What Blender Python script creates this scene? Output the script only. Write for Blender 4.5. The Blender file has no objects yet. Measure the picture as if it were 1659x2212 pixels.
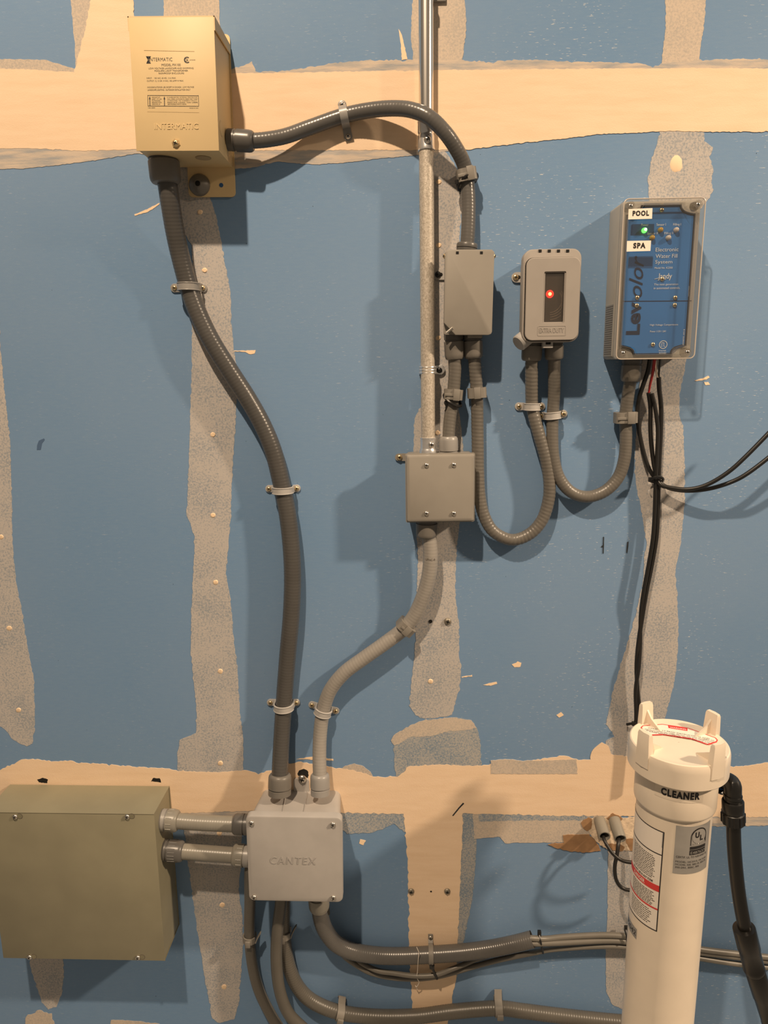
import bpy, bmesh, math, random
from mathutils import Vector, Matrix, noise
from mathutils.geometry import delaunay_2d_cdt
random.seed(7)
SC = bpy.context.scene
COL = SC.collection

# ------------------------------------------------------------------ camera
FPX = 1534.0
CAM = Vector((0.0, -1.25, 1.55))
def camera_axes(yaw, pitch, roll):
    y, p, r = (math.radians(a) for a in (yaw, pitch, roll))
    fwd = Vector((-math.sin(y)*math.cos(p), math.cos(y)*math.cos(p), -math.sin(p)))
    right = Vector((math.cos(y), math.sin(y), 0))
    up = right.cross(fwd)
    return (right*math.cos(r) + up*math.sin(r), up*math.cos(r) - right*math.sin(r), fwd)
CR, CU, CF = camera_axes(1.6, 11.6, -0.7)
cd = bpy.data.cameras.new('camera')
cam = bpy.data.objects.new('camera', cd); COL.objects.link(cam)
cam.matrix_world = Matrix(((CR.x, CU.x, -CF.x, CAM.x), (CR.y, CU.y, -CF.y, CAM.y),
                           (CR.z, CU.z, -CF.z, CAM.z), (0, 0, 0, 1)))
cd.sensor_fit = 'HORIZONTAL'; cd.sensor_width = 36.0; cd.lens = 36.0*FPX/1659.0
cd.clip_start = 0.02; cd.clip_end = 60
SC.camera = cam

# ------------------------------------------------------------------ light
wd = bpy.data.worlds.new('room_ambient'); SC.world = wd; wd.use_nodes = True
wd.node_tree.nodes['Background'].inputs[0].default_value = (1.0, 0.80, 0.60, 1)
wd.node_tree.nodes['Background'].inputs[1].default_value = 0.155
def lamp(name, loc, power, size, col, kind='POINT'):
    l = bpy.data.lights.new(name, kind); l.energy = power; l.shadow_soft_size = size; l.color = col
    o = bpy.data.objects.new(name, l); o.location = loc; COL.objects.link(o); return o
lamp('ceiling_lamp', (-0.52, -1.62, 3.66), 328, 0.035, (1.0, 0.76, 0.53))
spot = lamp('ceiling_spot', (3.4, -1.6, 3.6), 700, 0.10, (1.0, 0.76, 0.53), 'SPOT')   # recessed lamp aimed at the right half of the wall
spot.data.spot_size = math.radians(40); spot.data.spot_blend = .9
spot.rotation_euler = (Vector((0.75, 0, 1.05))-Vector((3.4, -1.6, 3.6))).to_track_quat('-Z', 'Y').to_euler()
SC.view_settings.view_transform = 'Standard'
SC.view_settings.look = 'None'
SC.view_settings.gamma = 1.0
SC.view_settings.use_curve_mapping = False
SC.view_settings.exposure = 0.0

# ------------------------------------------------------------------ measuring
def P(px, py, d=0.0):
    """point of the photograph at distance d in front of the wall (wall = plane y 0)"""
    v = CR*((px-829.5)/FPX) - CU*((py-1106.0)/FPX) + CF
    return CAM + v*((-d-CAM.y)/v.y)
def RAD(px, py, d, wpx):
    """radius in metres of a round thing wpx pixels wide there"""
    return 0.5*(P(px, py, d)-CAM).dot(CF)*wpx/FPX
def ray_cyl(px, py, ax, ay, r):
    v = CR*((px-829.5)/FPX) - CU*((py-1106.0)/FPX) + CF
    ox, oy = CAM.x-ax, CAM.y-ay
    a = v.x*v.x+v.y*v.y; b = 2*(ox*v.x+oy*v.y); c = ox*ox+oy*oy-r*r
    q = b*b-4*a*c
    t = (-b-math.sqrt(max(q, 0)))/(2*a)
    p = CAM+v*t
    return math.atan2(p.x-ax, -(p.y-ay)), p.z      # angle 0 = straight at the room, + to the right

# ------------------------------------------------------------------ materials
def lin(*c):
    return tuple((x/255/12.92 if x <= 10 else ((x/255+0.055)/1.055)**2.4) for x in c)
def mat(name, col, rough=0.5, metal=0.0, var=0.0, scale=30.0, bump=0.0, bscale=400.0, stretch=(1, 1, 1), spec=0.5, col2=None):
    m = bpy.data.materials.new(name); m.use_nodes = True
    nt = m.node_tree; b = nt.nodes['Principled BSDF']
    b.inputs['Base Color'].default_value = (*col, 1); b.inputs['Roughness'].default_value = rough
    b.inputs['Metallic'].default_value = metal; b.inputs['Specular IOR Level'].default_value = spec
    tc = nt.nodes.new('ShaderNodeTexCoord'); mp = nt.nodes.new('ShaderNodeMapping'); mp.inputs['Scale'].default_value = stretch
    nt.links.new(tc.outputs['Object'], mp.inputs[0])
    if var or col2:
        n = nt.nodes.new('ShaderNodeTexNoise'); n.inputs['Scale'].default_value = scale; n.inputs['Detail'].default_value = 5
        nt.links.new(mp.outputs[0], n.inputs['Vector'])
        r = nt.nodes.new('ShaderNodeValToRGB')
        c2 = col2 or tuple(max(0, x*(1+var)) for x in col); c1 = col if col2 else tuple(x*(1-var) for x in col)
        r.color_ramp.elements[0].position = .35; r.color_ramp.elements[1].position = .65
        r.color_ramp.elements[0].color = (*c1, 1); r.color_ramp.elements[1].color = (*c2, 1)
        nt.links.new(n.outputs['Fac'], r.inputs[0]); nt.links.new(r.outputs[0], b.inputs['Base Color'])
    if bump:
        n2 = nt.nodes.new('ShaderNodeTexNoise'); n2.inputs['Scale'].default_value = bscale; n2.inputs['Detail'].default_value = 3
        nt.links.new(mp.outputs[0], n2.inputs['Vector'])
        bp = nt.nodes.new('ShaderNodeBump'); bp.inputs['Strength'].default_value = bump; bp.inputs['Distance'].default_value = 0.0006
        nt.links.new(n2.outputs['Fac'], bp.inputs['Height']); nt.links.new(bp.outputs[0], b.inputs['Normal'])
    return m
def emit(name, col, s):
    m = mat(name, col, 0.3); b = m.node_tree.nodes['Principled BSDF']
    b.inputs['Emission Color'].default_value = (*col, 1); b.inputs['Emission Strength'].default_value = s
    return m
def clear(name, tint, face, gloss_rough=0.05):
    """clear plastic: mostly see-through, glossy by fresnel"""
    m = bpy.data.materials.new(name); m.use_nodes = True; nt = m.node_tree
    out = nt.nodes['Material Output']; nt.nodes.remove(nt.nodes['Principled BSDF'])
    t = nt.nodes.new('ShaderNodeBsdfTransparent'); t.inputs[0].default_value = (*tint, 1)
    g = nt.nodes.new('ShaderNodeBsdfGlossy'); g.inputs['Roughness'].default_value = gloss_rough
    d = nt.nodes.new('ShaderNodeBsdfDiffuse'); d.inputs[0].default_value = (.42, .40, .38, 1)
    lw = nt.nodes.new('ShaderNodeLayerWeight'); lw.inputs['Blend'].default_value = .5
    pw = nt.nodes.new('ShaderNodeMath'); pw.operation = 'POWER'; pw.inputs[1].default_value = 4; nt.links.new(lw.outputs['Facing'], pw.inputs[0])
    f = nt.nodes.new('ShaderNodeMath'); f.operation = 'MULTIPLY_ADD'; f.inputs[1].default_value = .5; f.inputs[2].default_value = .035; nt.links.new(pw.outputs[0], f.inputs[0])
    a = nt.nodes.new('ShaderNodeMixShader'); a.inputs[0].default_value = face
    nt.links.new(t.outputs[0], a.inputs[1]); nt.links.new(d.outputs[0], a.inputs[2])
    x = nt.nodes.new('ShaderNodeMixShader')
    nt.links.new(f.outputs[0], x.inputs[0]); nt.links.new(a.outputs[0], x.inputs[1]); nt.links.new(g.outputs[0], x.inputs[2])
    nt.links.new(x.outputs[0], out.inputs[0]); return m

BLUE = (0.165, 0.285, 0.470)
PEACH = (0.86, 0.66, 0.47)
def board_material():
    m = mat('blue_drywall_paper', BLUE, 0.75, bump=.25, bscale=900, spec=.25)
    nt = m.node_tree; b = nt.nodes['Principled BSDF']; L = nt.links.new
    tc = nt.nodes.new('ShaderNodeTexCoord')
    def noi(scale, stretch, detail=4, rough=.5):
        mp = nt.nodes.new('ShaderNodeMapping'); mp.inputs['Scale'].default_value = stretch
        L(tc.outputs['Object'], mp.inputs[0])
        n = nt.nodes.new('ShaderNodeTexNoise'); n.inputs['Scale'].default_value = scale
        n.inputs['Detail'].default_value = detail; n.inputs['Roughness'].default_value = rough
        L(mp.outputs[0], n.inputs['Vector']); return n.outputs['Fac']
    def ramp(f, p0, p1, c0=0, c1=1):
        r = nt.nodes.new('ShaderNodeMapRange'); r.inputs[1].default_value = p0; r.inputs[2].default_value = p1
        r.inputs[3].default_value = c0; r.inputs[4].default_value = c1; L(f, r.inputs[0]); return r.outputs[0]
    def mul(a, c):
        x = nt.nodes.new('ShaderNodeMath'); x.operation = 'MULTIPLY'; L(a, x.inputs[0]); L(c, x.inputs[1]); return x.outputs[0]
    def mix(f, a, c):
        x = nt.nodes.new('ShaderNodeMix'); x.data_type = 'RGBA'; L(f, x.inputs['Factor'])
        if isinstance(a, tuple): x.inputs['A'].default_value = (*a, 1)
        else: L(a, x.inputs['A'])
        if isinstance(c, tuple): x.inputs['B'].default_value = (*c, 1)
        else: L(c, x.inputs['B'])
        return x.outputs['Result']
    base = mix(ramp(noi(2.2, (1, 1, 1), 5), .35, .65), tuple(c*f for c, f in zip(BLUE, (.94, .96, .97))), tuple(c*f for c, f in zip(BLUE, (1.12, 1.04, 1.0))))
    base = mix(ramp(noi(140, (.4, 1, 2.2), 3), .35, .75, 0, .22), base, (0.24, 0.34, 0.46))
    # scuffs: short horizontal scratches of the paper, denser to the right
    sep = nt.nodes.new('ShaderNodeSeparateXYZ'); L(tc.outputs['Object'], sep.inputs[0])
    side = ramp(sep.outputs[0], -.2, .35, .25, 1.0)
    clump = ramp(noi(7, (1, 1, 1), 3), .42, .62)
    fl = ramp(noi(85, (1, 1, 7.0), 2, .55), .65, .69)
    sc = mul(mul(fl, clump), side)
    base = mix(sc, base, (0.60, 0.62, 0.62))
    fl2 = ramp(noi(330, (1, 1, 1.2), 2), .74, .80, 0, .6)
    base = mix(mul(fl2, clump), base, (0.5, 0.5, 0.48))
    sp = ramp(noi(160, (1, 1, 1), 1), .80, .82, 0, .8)
    base = mix(sp, base, (0.03, 0.05, 0.07))
    L(base, b.inputs['Base Color'])
    return m
def mud_material(name, c_light, c_dark, pos=(.40, .66), scale=300, streak=0.0):
    m = mat(name, c_light, 0.85, bump=.35, bscale=700, spec=.2)
    nt = m.node_tree; b = nt.nodes['Principled BSDF']; L = nt.links.new
    tc = nt.nodes.new('ShaderNodeTexCoord'); mp = nt.nodes.new('ShaderNodeMapping'); L(tc.outputs['Object'], mp.inputs[0])
    if streak: mp.inputs['Scale'].default_value = (1, 1, streak)
    n = nt.nodes.new('ShaderNodeTexNoise'); n.inputs['Scale'].default_value = scale; n.inputs['Detail'].default_value = 6; n.inputs['Roughness'].default_value = .62
    L(mp.outputs[0], n.inputs['Vector'])
    n2 = nt.nodes.new('ShaderNodeTexNoise'); n2.inputs['Scale'].default_value = 14; n2.inputs['Detail'].default_value = 3; L(mp.outputs[0], n2.inputs['Vector'])
    ad = nt.nodes.new('ShaderNodeMath'); ad.operation = 'MULTIPLY_ADD'; ad.inputs[1].default_value = .38; L(n2.outputs['Fac'], ad.inputs[0]); 
    s = nt.nodes.new('ShaderNodeMath'); s.operation = 'SUBTRACT'; s.inputs[1].default_value = .19; L(n.outputs['Fac'], s.inputs[0]); L(s.outputs[0], ad.inputs[2])
    r = nt.nodes.new('ShaderNodeValToRGB'); r.color_ramp.elements[0].position = pos[0]; r.color_ramp.elements[1].position = pos[1]
    r.color_ramp.elements[0].color = (*c_dark, 1); r.color_ramp.elements[1].color = (*c_light, 1)
    L(ad.outputs[0], r.inputs[0]); L(r.outputs[0], b.inputs['Base Color'])
    return m
M = {}
M['board'] = board_material()
M['mud'] = mud_material('thin_joint_compound', (0.495, 0.465, 0.44), (0.30, 0.325, 0.355), (.36, .54))
M['mud_blue'] = mud_material('scraped_joint_compound', (0.43, 0.42, 0.40), (0.20, 0.265, 0.34), (.36, .60))
M['mud_pale'] = mud_material('tape_joint_compound', (0.60, 0.51, 0.42), (0.45, 0.41, 0.365), (.34, .6))
M['band'] = mud_material('thick_joint_compound', PEACH, tuple(c*f for c, f in zip(PEACH, (.94, .92, .89))), (.30, .60), 9, 7.0)
M['smear'] = mud_material('smeared_joint_compound', (0.60, 0.51, 0.42), (0.35, 0.36, 0.37), (.34, .60), 16, 9.0)
M['dab'] = mat('screw_dab_compound', (0.90, 0.68, 0.46), .85)
M['kraft'] = mat('torn_brown_paper', (0.33, 0.19, 0.095), .85, var=.15, scale=60)
M['gypsum'] = mat('broken_gypsum', (0.75, 0.60, 0.44), .9, var=.2, scale=120, bump=1.0, bscale=220)
M['pencil'] = mat('pencil_graphite', (0.02, 0.025, 0.03), .7)
M['hole'] = mat('dark_hole', (0.006, 0.006, 0.006), .9)
M['concrete'] = mat('grey_concrete', (0.34, 0.33, 0.31), .8, var=.15, scale=6)
def plastic(n, g, rough=.42, tint=(1, .965, .92), var=.05): return mat(n, tuple(g*t for t in tint), rough, var=var, scale=25)
M['con_dark'] = plastic('charcoal_conduit_jacket', .078, .30)
M['con_mid'] = plastic('dark_grey_conduit_jacket', .112, .27)
M['con_grey'] = plastic('mid_grey_conduit_jacket', .142, .36, (1, .93, .82))
M['con_light'] = plastic('light_grey_conduit_jacket', .31, .48, (1, .94, .86))
M['con_beige'] = plastic('beige_grey_conduit_jacket', .24, .33, (1, .95, .82))
M['con_low'] = plastic('brown_grey_conduit_jacket', .105, .36, (1, .93, .80))
M['fit_dark'] = plastic('dark_grey_fitting_plastic', .105, .32)
M['fit_grey'] = plastic('grey_fitting_plastic', .165, .38, (1, .93, .83))
M['fit_pale'] = plastic('pale_grey_fitting_plastic', .30, .34)
M['clip'] = plastic('grey_clip_plastic', .215, .5, (1, .93, .82))
M['strap'] = plastic('pale_grey_strap_plastic', .42, .5, (1, .97, .93))
M['box'] = plastic('grey_box_enamel', .275, .45, (1, .93, .82), .03)
M['timer'] = plastic('warm_grey_box_plastic', .335, .5, (1, .915, .83), .03)
M['pvc'] = plastic('grey_pvc_box', .41, .38, (1, .955, .91), .04)
M['olive'] = mat('olive_grey_enamel', (0.255, 0.235, 0.160), .5, var=.06, scale=12)
M['cream'] = mat('cream_enamel', (0.70, 0.53, 0.285), .52, var=.03, scale=12)
M['lev_base'] = plastic('beige_grey_case_plastic', .36, .5, (1, .96, .87), .03)
M['black'] = mat('black_plastic', (0.012, 0.012, 0.012), .35, var=.2)
M['cable_black'] = mat('black_cable_jacket', (0.014, 0.013, 0.012), .42)
M['cable_red'] = mat('red_wire_jacket', (0.42, 0.03, 0.03), .4)
M['copper'] = mat('bare_shield_foil', (0.75, 0.62, 0.5), .3, .8)
M['cable_grey'] = plastic('grey_cable_jacket', .155, .4, (1, .93, .80))
M['zinc'] = mat('shiny_zinc', (0.88, 0.88, 0.88), .24, .80, var=.05, scale=60)
M['emt'] = mat('shiny_galvanised_tube', (0.80, 0.77, 0.72), .27, 1.0, var=.06, scale=50, stretch=(1, 1, .1))
M['emt_dusty'] = mat('dusty_galvanised_tube', (0.66, 0.60, 0.52), .45, .30, scale=420, bump=.5, bscale=900, stretch=(1, 1, .7), col2=(0.43, 0.385, 0.32))
M['steel'] = mat('screw_steel', (0.72, 0.68, 0.62), .30, 1.0)
M['dull'] = mat('dull_screw_steel', (0.30, 0.27, 0.22), .5, .6)
M['brass'] = mat('brass_plated_screw', (0.80, 0.62, 0.36), .32, .9)
M['white'] = mat('white_filter_plastic', (0.80, 0.695, 0.56), .30, var=.02)
M['sticker'] = mat('white_sticker', (0.88, 0.80, 0.70), .5)
M['ink'] = mat('black_ink', (0.018, 0.016, 0.016), .5)
M['ink_grey'] = mat('grey_ink', (0.12, 0.10, 0.08), .5)
M['ink_white'] = mat('white_ink', (0.62, 0.66, 0.68), .5)
M['ink_navy'] = mat('navy_ink', (0.008, 0.018, 0.05), .4)
M['ink_red'] = mat('red_ink', (0.70, 0.05, 0.045), .5)
M['silver'] = mat('silver_label', (0.42, 0.40, 0.37), .35, .35, var=.08)
M['lev_blue'] = mat('blue_face_panel', (0.035, 0.165, 0.44), .35, var=.08, scale=8)
M['lev_dkblue'] = mat('shadow_and_hole_blue', (0.022, 0.095, 0.26), .35)  # painted sticker shadows on the blue panel; also the transformer plate's hole
M['clear'] = clear('clear_lid_plastic', (.97, .97, .97), .035)
M['clear_rim'] = clear('clear_rim_plastic', (.96, .95, .93), .10, .10)
M['rim_edge'] = mat('pale_rim_edge', (0.55, 0.49, 0.43), .25)
M['gasket'] = mat('dark_gasket', (0.03, 0.03, 0.035), .6)
M['led_green'] = emit('lit_green_led', (0.12, 1.0, 0.10), 2.2)
M['led_core'] = emit('lit_green_led_core', (0.55, 1.0, 0.55), 4.0)
M['led_red'] = emit('lit_red_lamp', (1.0, 0.035, 0.02), 3.0)
M['led_hot'] = emit('lit_red_lamp_core', (1.0, 0.42, 0.12), 6.0)
M['led_amber'] = mat('unlit_amber_led', (0.42, 0.25, 0.03), .25)
M['led_clear'] = mat('unlit_clear_led', (0.55, 0.50, 0.46), .2)
M['smoke'] = clear('smoked_window', (.72, .68, .64), .07, .12)
M['dial'] = plastic('dark_dial', .13, .4)
M['dial_grey'] = plastic('grey_dial', .40, .35)
M['tape_blue'] = mat('blue_thread_tape', (0.05, 0.16, 0.42), .5)
M['hose'] = mat('black_hose_rubber', (0.007, 0.0065, 0.006), .3)

# ------------------------------------------------------------------ objects
XF = {}
def thing(name, label, cat, loc, roll=0.0, group=None, basis=None):
    o = bpy.data.objects.new(name, None); COL.objects.link(o); o.empty_display_size = .02
    mt = Matrix.Translation(loc) @ (basis.to_4x4() if basis else Matrix.Rotation(roll, 4, 'Y'))
    o.matrix_world = mt; XF[o.name] = mt
    o['label'] = label; o['category'] = cat
    if group: o['group'] = group
    return o
def root_matrix(o):
    while o.parent: o = o.parent
    return XF.get(o.name, Matrix.Identity(4))
def part(name, bm, mats, parent=None, world=False, angle=35, label=None, kind=None):
    if world and parent: bm.transform(root_matrix(parent).inverted())
    bmesh.ops.recalc_face_normals(bm, faces=bm.faces)
    me = bpy.data.meshes.new(name); bm.to_mesh(me); bm.free()
    for m in (mats if isinstance(mats, (list, tuple)) else [mats]): me.materials.append(M[m] if isinstance(m, str) else m)
    if angle:
        me.polygons.foreach_set('use_smooth', [True]*len(me.polygons)); me.set_sharp_from_angle(angle=math.radians(angle))
    o = bpy.data.objects.new(name, me); COL.objects.link(o)
    if parent: o.parent = parent
    if label: o['label'] = label
    if kind: o['kind'] = kind
    return o
def loc(root, px, py, d):
    return root_matrix(root).inverted() @ P(px, py, d)

NB = bmesh.new
def box(bm, x0, x1, y0, y1, z0, z1, bev=0, mi=0):
    n = len(bm.faces)
    r = bmesh.ops.create_cube(bm, size=1)
    for v in r['verts']:
        v.co = Vector(((x0+x1)/2+v.co.x*(x1-x0), (y0+y1)/2+v.co.y*(y1-y0), (z0+z1)/2+v.co.z*(z1-z0)))
    if bev:
        es = list({e for v in r['verts'] for e in v.link_edges})
        bmesh.ops.bevel(bm, geom=es, offset=bev, segments=2, profile=.5, affect='EDGES')
    bm.faces.ensure_lookup_table()
    for f in bm.faces[n:] if mi else []: f.material_index = mi
    return bm
def loft(bm, rings, cap0=True, cap1=True, mi=0, closed=True):
    vs = [[bm.verts.new(p) for p in r] for r in rings]
    n = len(vs[0]); fs = []
    for a, b in zip(vs, vs[1:]):
        for i in range(n if closed else n-1):
            fs.append(bm.faces.new((a[i], a[(i+1) % n], b[(i+1) % n], b[i])))
    if cap0: fs.append(bm.faces.new(vs[0][::-1]))
    if cap1: fs.append(bm.faces.new(vs[-1]))
    for f in fs: f.material_index = mi
    return bm
def rr(w, h, r, cx=0, cz=0, n=5):
    o = []
    for sx, sz, a0 in ((1, 1, 0), (-1, 1, 90), (-1, -1, 180), (1, -1, 270)):
        for k in range(n+1):
            a = math.radians(a0+90*k/n)
            o.append((cx+sx*(w/2-r)+r*math.cos(a), cz+sz*(h/2-r)+r*math.sin(a)))
    return o
def slab(bm, outline, y0, y1, bev=0, mi=0):
    """prism of an x-z outline from y0 (back) to y1 (front, nearer the room), front edge eased"""
    if bev:
        cx = sum(p[0] for p in outline)/len(outline); cz = sum(p[1] for p in outline)/len(outline)
        w = max(p[0] for p in outline)-min(p[0] for p in outline); h = max(p[1] for p in outline)-min(p[1] for p in outline)
        def sh(k): return [(cx+(x-cx)*(1-2*k/w), cz+(z-cz)*(1-2*k/h)) for x, z in outline]
        rings = [[(x, y0, z) for x, z in outline], [(x, y1+bev, z) for x, z in outline],
                 [(x, y1+.3*bev, z) for x, z in sh(.3*bev)], [(x, y1, z) for x, z in sh(bev)]]
    else: rings = [[(x, y0, z) for x, z in outline], [(x, y1, z) for x, z in outline]]
    return loft(bm, rings, mi=mi)
def frame_of(axis):
    a = Vector(axis).normalized(); u = a.orthogonal().normalized(); return a, u, a.cross(u)
def lathe(bm, o, axis, prof, seg=32, mi=0, cap0=True, cap1=True, phase=0):
    o = Vector(o); a, u, v = frame_of(axis)
    return loft(bm, [[o+a*t+(u*math.cos(2*math.pi*k/seg+phase)+v*math.sin(2*math.pi*k/seg+phase))*max(r, 1e-5) for k in range(seg)] for r, t in prof], cap0, cap1, mi)
def cyl(bm, p0, p1, r, seg=20, mi=0):
    p0, p1 = Vector(p0), Vector(p1); return lathe(bm, p0, p1-p0, [(r, 0), (r, (p1-p0).length)], seg, mi)
def spline(pts, step):
    """Catmull-Rom through pts, evenly resampled; returns points"""
    pts = [Vector(p) for p in pts]
    q = [pts[0]*2-pts[1]]+pts+[pts[-1]*2-pts[-2]]
    d = []
    for i in range(1, len(q)-2):
        a, b, c, e = q[i-1], q[i], q[i+1], q[i+2]
        n = max(4, int((c-b).length/step*2))
        for k in range(n):
            t = k/n
            d.append(.5*((2*b)+(c-a)*t+(2*a-5*b+4*c-e)*t*t+(3*b-a-3*c+e)*t**3))
    d.append(pts[-1])
    out = [d[0]]; acc = 0
    tot = sum((y-x).length for x, y in zip(d, d[1:])); n = max(2, int(tot/step)); st = tot/n
    nxt = st; acc = 0
    for x, y in zip(d, d[1:]):
        l = (y-x).length
        while acc+l >= nxt-1e-9 and len(out) < n:
            out.append(x.lerp(y, (nxt-acc)/l if l else 0)); nxt += st
        acc += l
    out.append(d[-1]); return out
def tube(bm, path, r, seg=20, rib=0.0, pitch=.005, cap=True, mi=0, inner=None, twist=1):
    """sweep along an even path; rib = relative rib height, one helical ridge per pitch"""
    n = len(path); T = [(path[min(i+1, n-1)]-path[max(i-1, 0)]).normalized() for i in range(n)]
    u = T[0].orthogonal().normalized(); rings = []; s = 0
    for i in range(n):
        if i: s += (path[i]-path[i-1]).length
        u = (u-T[i]*u.dot(T[i])).normalized(); v = T[i].cross(u); ring = []
        rad = r(i/(n-1)) if callable(r) else r
        for k in range(seg):
            a = 2*math.pi*k/seg
            rr_ = rad*(1+rib*(abs(math.sin(math.pi*s/pitch+twist*a/2))**.8-.6)) if rib else rad
            ring.append(path[i]+(u*math.cos(a)+v*math.sin(a))*rr_)
        rings.append(ring)
    loft(bm, rings, cap and not inner, cap and not inner, mi)
    return T
def screw_bm(r, o=(0, 0, 0), axis=(0, -1, 0), cross=True, seg=16, rot=.5):
    bm = NB(); a, u, v = frame_of(axis); o = Vector(o)
    lathe(bm, o, axis, [(r*.75, -r*.6), (r, -.02*r), (r*.98, .18*r), (r*.78, .42*r), (r*.45, .56*r), (r*.16, .6*r)], seg)
    if cross:
        uu = u*math.cos(rot)+v*math.sin(rot); vv = a.cross(uu)
        for p, q in ((uu, vv), (vv, uu)):
            c = [o+a*(.64*r if abs(i) == 1 else .2*r) for i in (1,)]
            w, l = .12*r, .52*r
            pts = [o+a*(.66*r)+p*sx*l+q*sz*w for sx, sz in ((-1, -1), (1, -1), (1, 1), (-1, 1))]
            pb = [x-a*(.3*r) for x in pts]
            loft(bm, [pb, pts], mi=1)
    return bm
def screw(parent, x, y, z, r, mats=('steel', 'hole'), axis=(0, -1, 0), rot=None, name='screw'):
    return part(name, screw_bm(r, (x, y, z), axis, rot=random.random()*1.5 if rot is None else rot), list(mats), parent)

# ---- lettering
def text_mesh(s, bold=0.0, shear=0.0, extrude=0.0, space=1.0):
    c = bpy.data.curves.new('lettering', 'FONT'); c.body = s; c.offset = bold; c.shear = shear; c.extrude = extrude
    c.space_character = space; c.resolution_u = 3
    o = bpy.data.objects.new('lettering', c); COL.objects.link(o)
    dg = bpy.context.evaluated_depsgraph_get(); dg.update()
    me = bpy.data.meshes.new_from_object(o.evaluated_get(dg))
    bm = NB(); bm.from_mesh(me)
    bpy.data.objects.remove(o); bpy.data.curves.remove(c); bpy.data.meshes.remove(me)
    return bm
def fit(bm, x0, x1, z0, z1, y, thick=.0002, up=False):
    """lay lettering into the local rectangle, facing the room; up = reading bottom to top"""
    xs = [v.co.x for v in bm.verts]; ys = [v.co.y for v in bm.verts]; zs = [v.co.z for v in bm.verts]
    ax, bx, ay, by = min(xs), max(xs), min(ys), max(ys); dz = (max(zs)-min(zs)) or 1
    for v in bm.verts:
        s, t = (v.co.x-ax)/(bx-ax), (v.co.y-ay)/(by-ay)
        w = (v.co.z-min(zs))/dz*thick
        v.co = Vector((x1-t*(x1-x0), y-w, z0+s*(z1-z0))) if up else Vector((x0+s*(x1-x0), y-w, z0+t*(z1-z0)))
    return bm
def letter(parent, s, px, d, mat_, name='lettering', bold=0.0, shear=0.0, up=False, emboss=0.0, space=1.0):
    """px = (left, top, right, bottom) as seen; d = distance of that face from the wall"""
    a, b = loc(parent, px[0], px[3], d), loc(parent, px[2], px[1], d)
    bm = text_mesh(s, bold, shear, .001 if emboss else 0.0, space)
    fit(bm, a.x, b.x, a.z, b.z, -d-.0002, emboss, up)
    return part(name, bm, mat_, parent, angle=0)
def bars(bm, x0, x1, z, h, y, mi=0, fill=.8, wmin=.0015, wmax=.006):
    """a line of print too small to read: word-long strokes"""
    x = x0
    while x < x1-wmin:
        w = min(random.uniform(wmin, wmax), x1-x)
        vs = [bm.verts.new((x+i*w, y, z+j*h)) for i, j in ((0, 0), (1, 0), (1, 1), (0, 1))]
        bm.faces.new(vs).material_index = mi
        x += w+.0009
def quad_px(bm, root, pts, d, mi=0):
    vs = [bm.verts.new(loc(root, x, y, d)) for x, y in pts]; f = bm.faces.new(vs); f.material_index = mi; return f

# ------------------------------------------------------------------ structure
wall = part('wall_back', box(NB(), -2.6, 2.6, 0, .012, 0, 5.4), 'board', angle=0); wall['kind'] = 'structure'
floor = part('floor', box(NB(), -2.6, 4.4, -3.6, 0, -.05, 0), 'concrete', angle=0); floor['kind'] = 'structure'

def ragged(pts, amp=2.2, step=5.0, seed=0, soft=9.0):
    out = []; n = len(pts)
    for i in range(n):
        a, b = Vector(pts[i]+(0,)), Vector(pts[(i+1) % n]+(0,)); l = (b-a).length; k = max(1, int(l/step))
        nx = Vector((-(b-a).y, (b-a).x, 0)).normalized() if l else Vector((0, 0, 0))
        for j in range(k):
            p = a.lerp(b, j/k)
            q = p/soft+Vector((seed*7.3, seed*3.1, 0))
            w = noise.noise(q)*.8+noise.noise(q*2.7)*.6+random.uniform(-.35, .35)
            out.append((p.x+nx.x*w*amp, p.y+nx.y*w*amp))
    return out
NP = [0]
def patch(name, pts, mt, lvl, amp=2.2, step=5.0, parent=wall, soft=9.0):
    """a thin coat of compound on the wall; lvl = its thickness in 0.1 mm"""
    NP[0] += 1
    o = ragged(pts, amp, step, NP[0], soft); d = lvl*1e-4
    bm = NB()
    vs, es, fs, _, _, _ = delaunay_2d_cdt([Vector(q) for q in o], [], [list(range(len(o)))], 1, 1e-4)
    fr = [bm.verts.new(P(v.x, v.y, d)) for v in vs]
    for f in fs:
        try: bm.faces.new([fr[i] for i in f])
        except ValueError: pass
    for v in [v for v in bm.verts if not v.link_faces]: bm.verts.remove(v)
    rim = [e for e in bm.edges if len(e.link_faces) == 1]
    ex = bmesh.ops.extrude_edge_only(bm, edges=rim)
    for v in ex['geom']:
        if isinstance(v, bmesh.types.BMVert): v.co.y = 0.0
    return part(name, bm, mt, parent, angle=0)

# vertical runs over the studs
patch('taped_joint', [(-70, 640), (-3, 640), (0, 740), (10, 850), (20, 930), (25, 1050), (26, 1120), (28, 1200), (35, 1260), (45, 1310), (60, 1400), (72, 1460), (75, 1520), (75, 1580), (70, 1605), (57, 1613), (28, 1598), (10, 1575), (-5, 1565), (-70, 1560)], 'mud', 4)
patch('taped_joint', [(64, 2040), (135, 2040), (138, 2110), (133, 2150), (122, 2176), (105, 2180), (90, 2165), (75, 2120), (64, 2080)], 'mud', 4)
patch('taped_joint', [(60, 2192), (85, 2183), (110, 2190), (120, 2212), (125, 2250), (70, 2250), (52, 2205)], 'mud_pale', 4, 4)
patch('taped_joint', [(240, 2203), (300, 2206), (345, 2212), (345, 2240), (235, 2240)], 'mud_pale', 4, 2)
patch('taped_joint', [(352, -30), (473, -30), (474, 40), (477, 100), (480, 160), (380, 160), (355, 60)], 'mud_pale', 5, 1.5)
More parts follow.
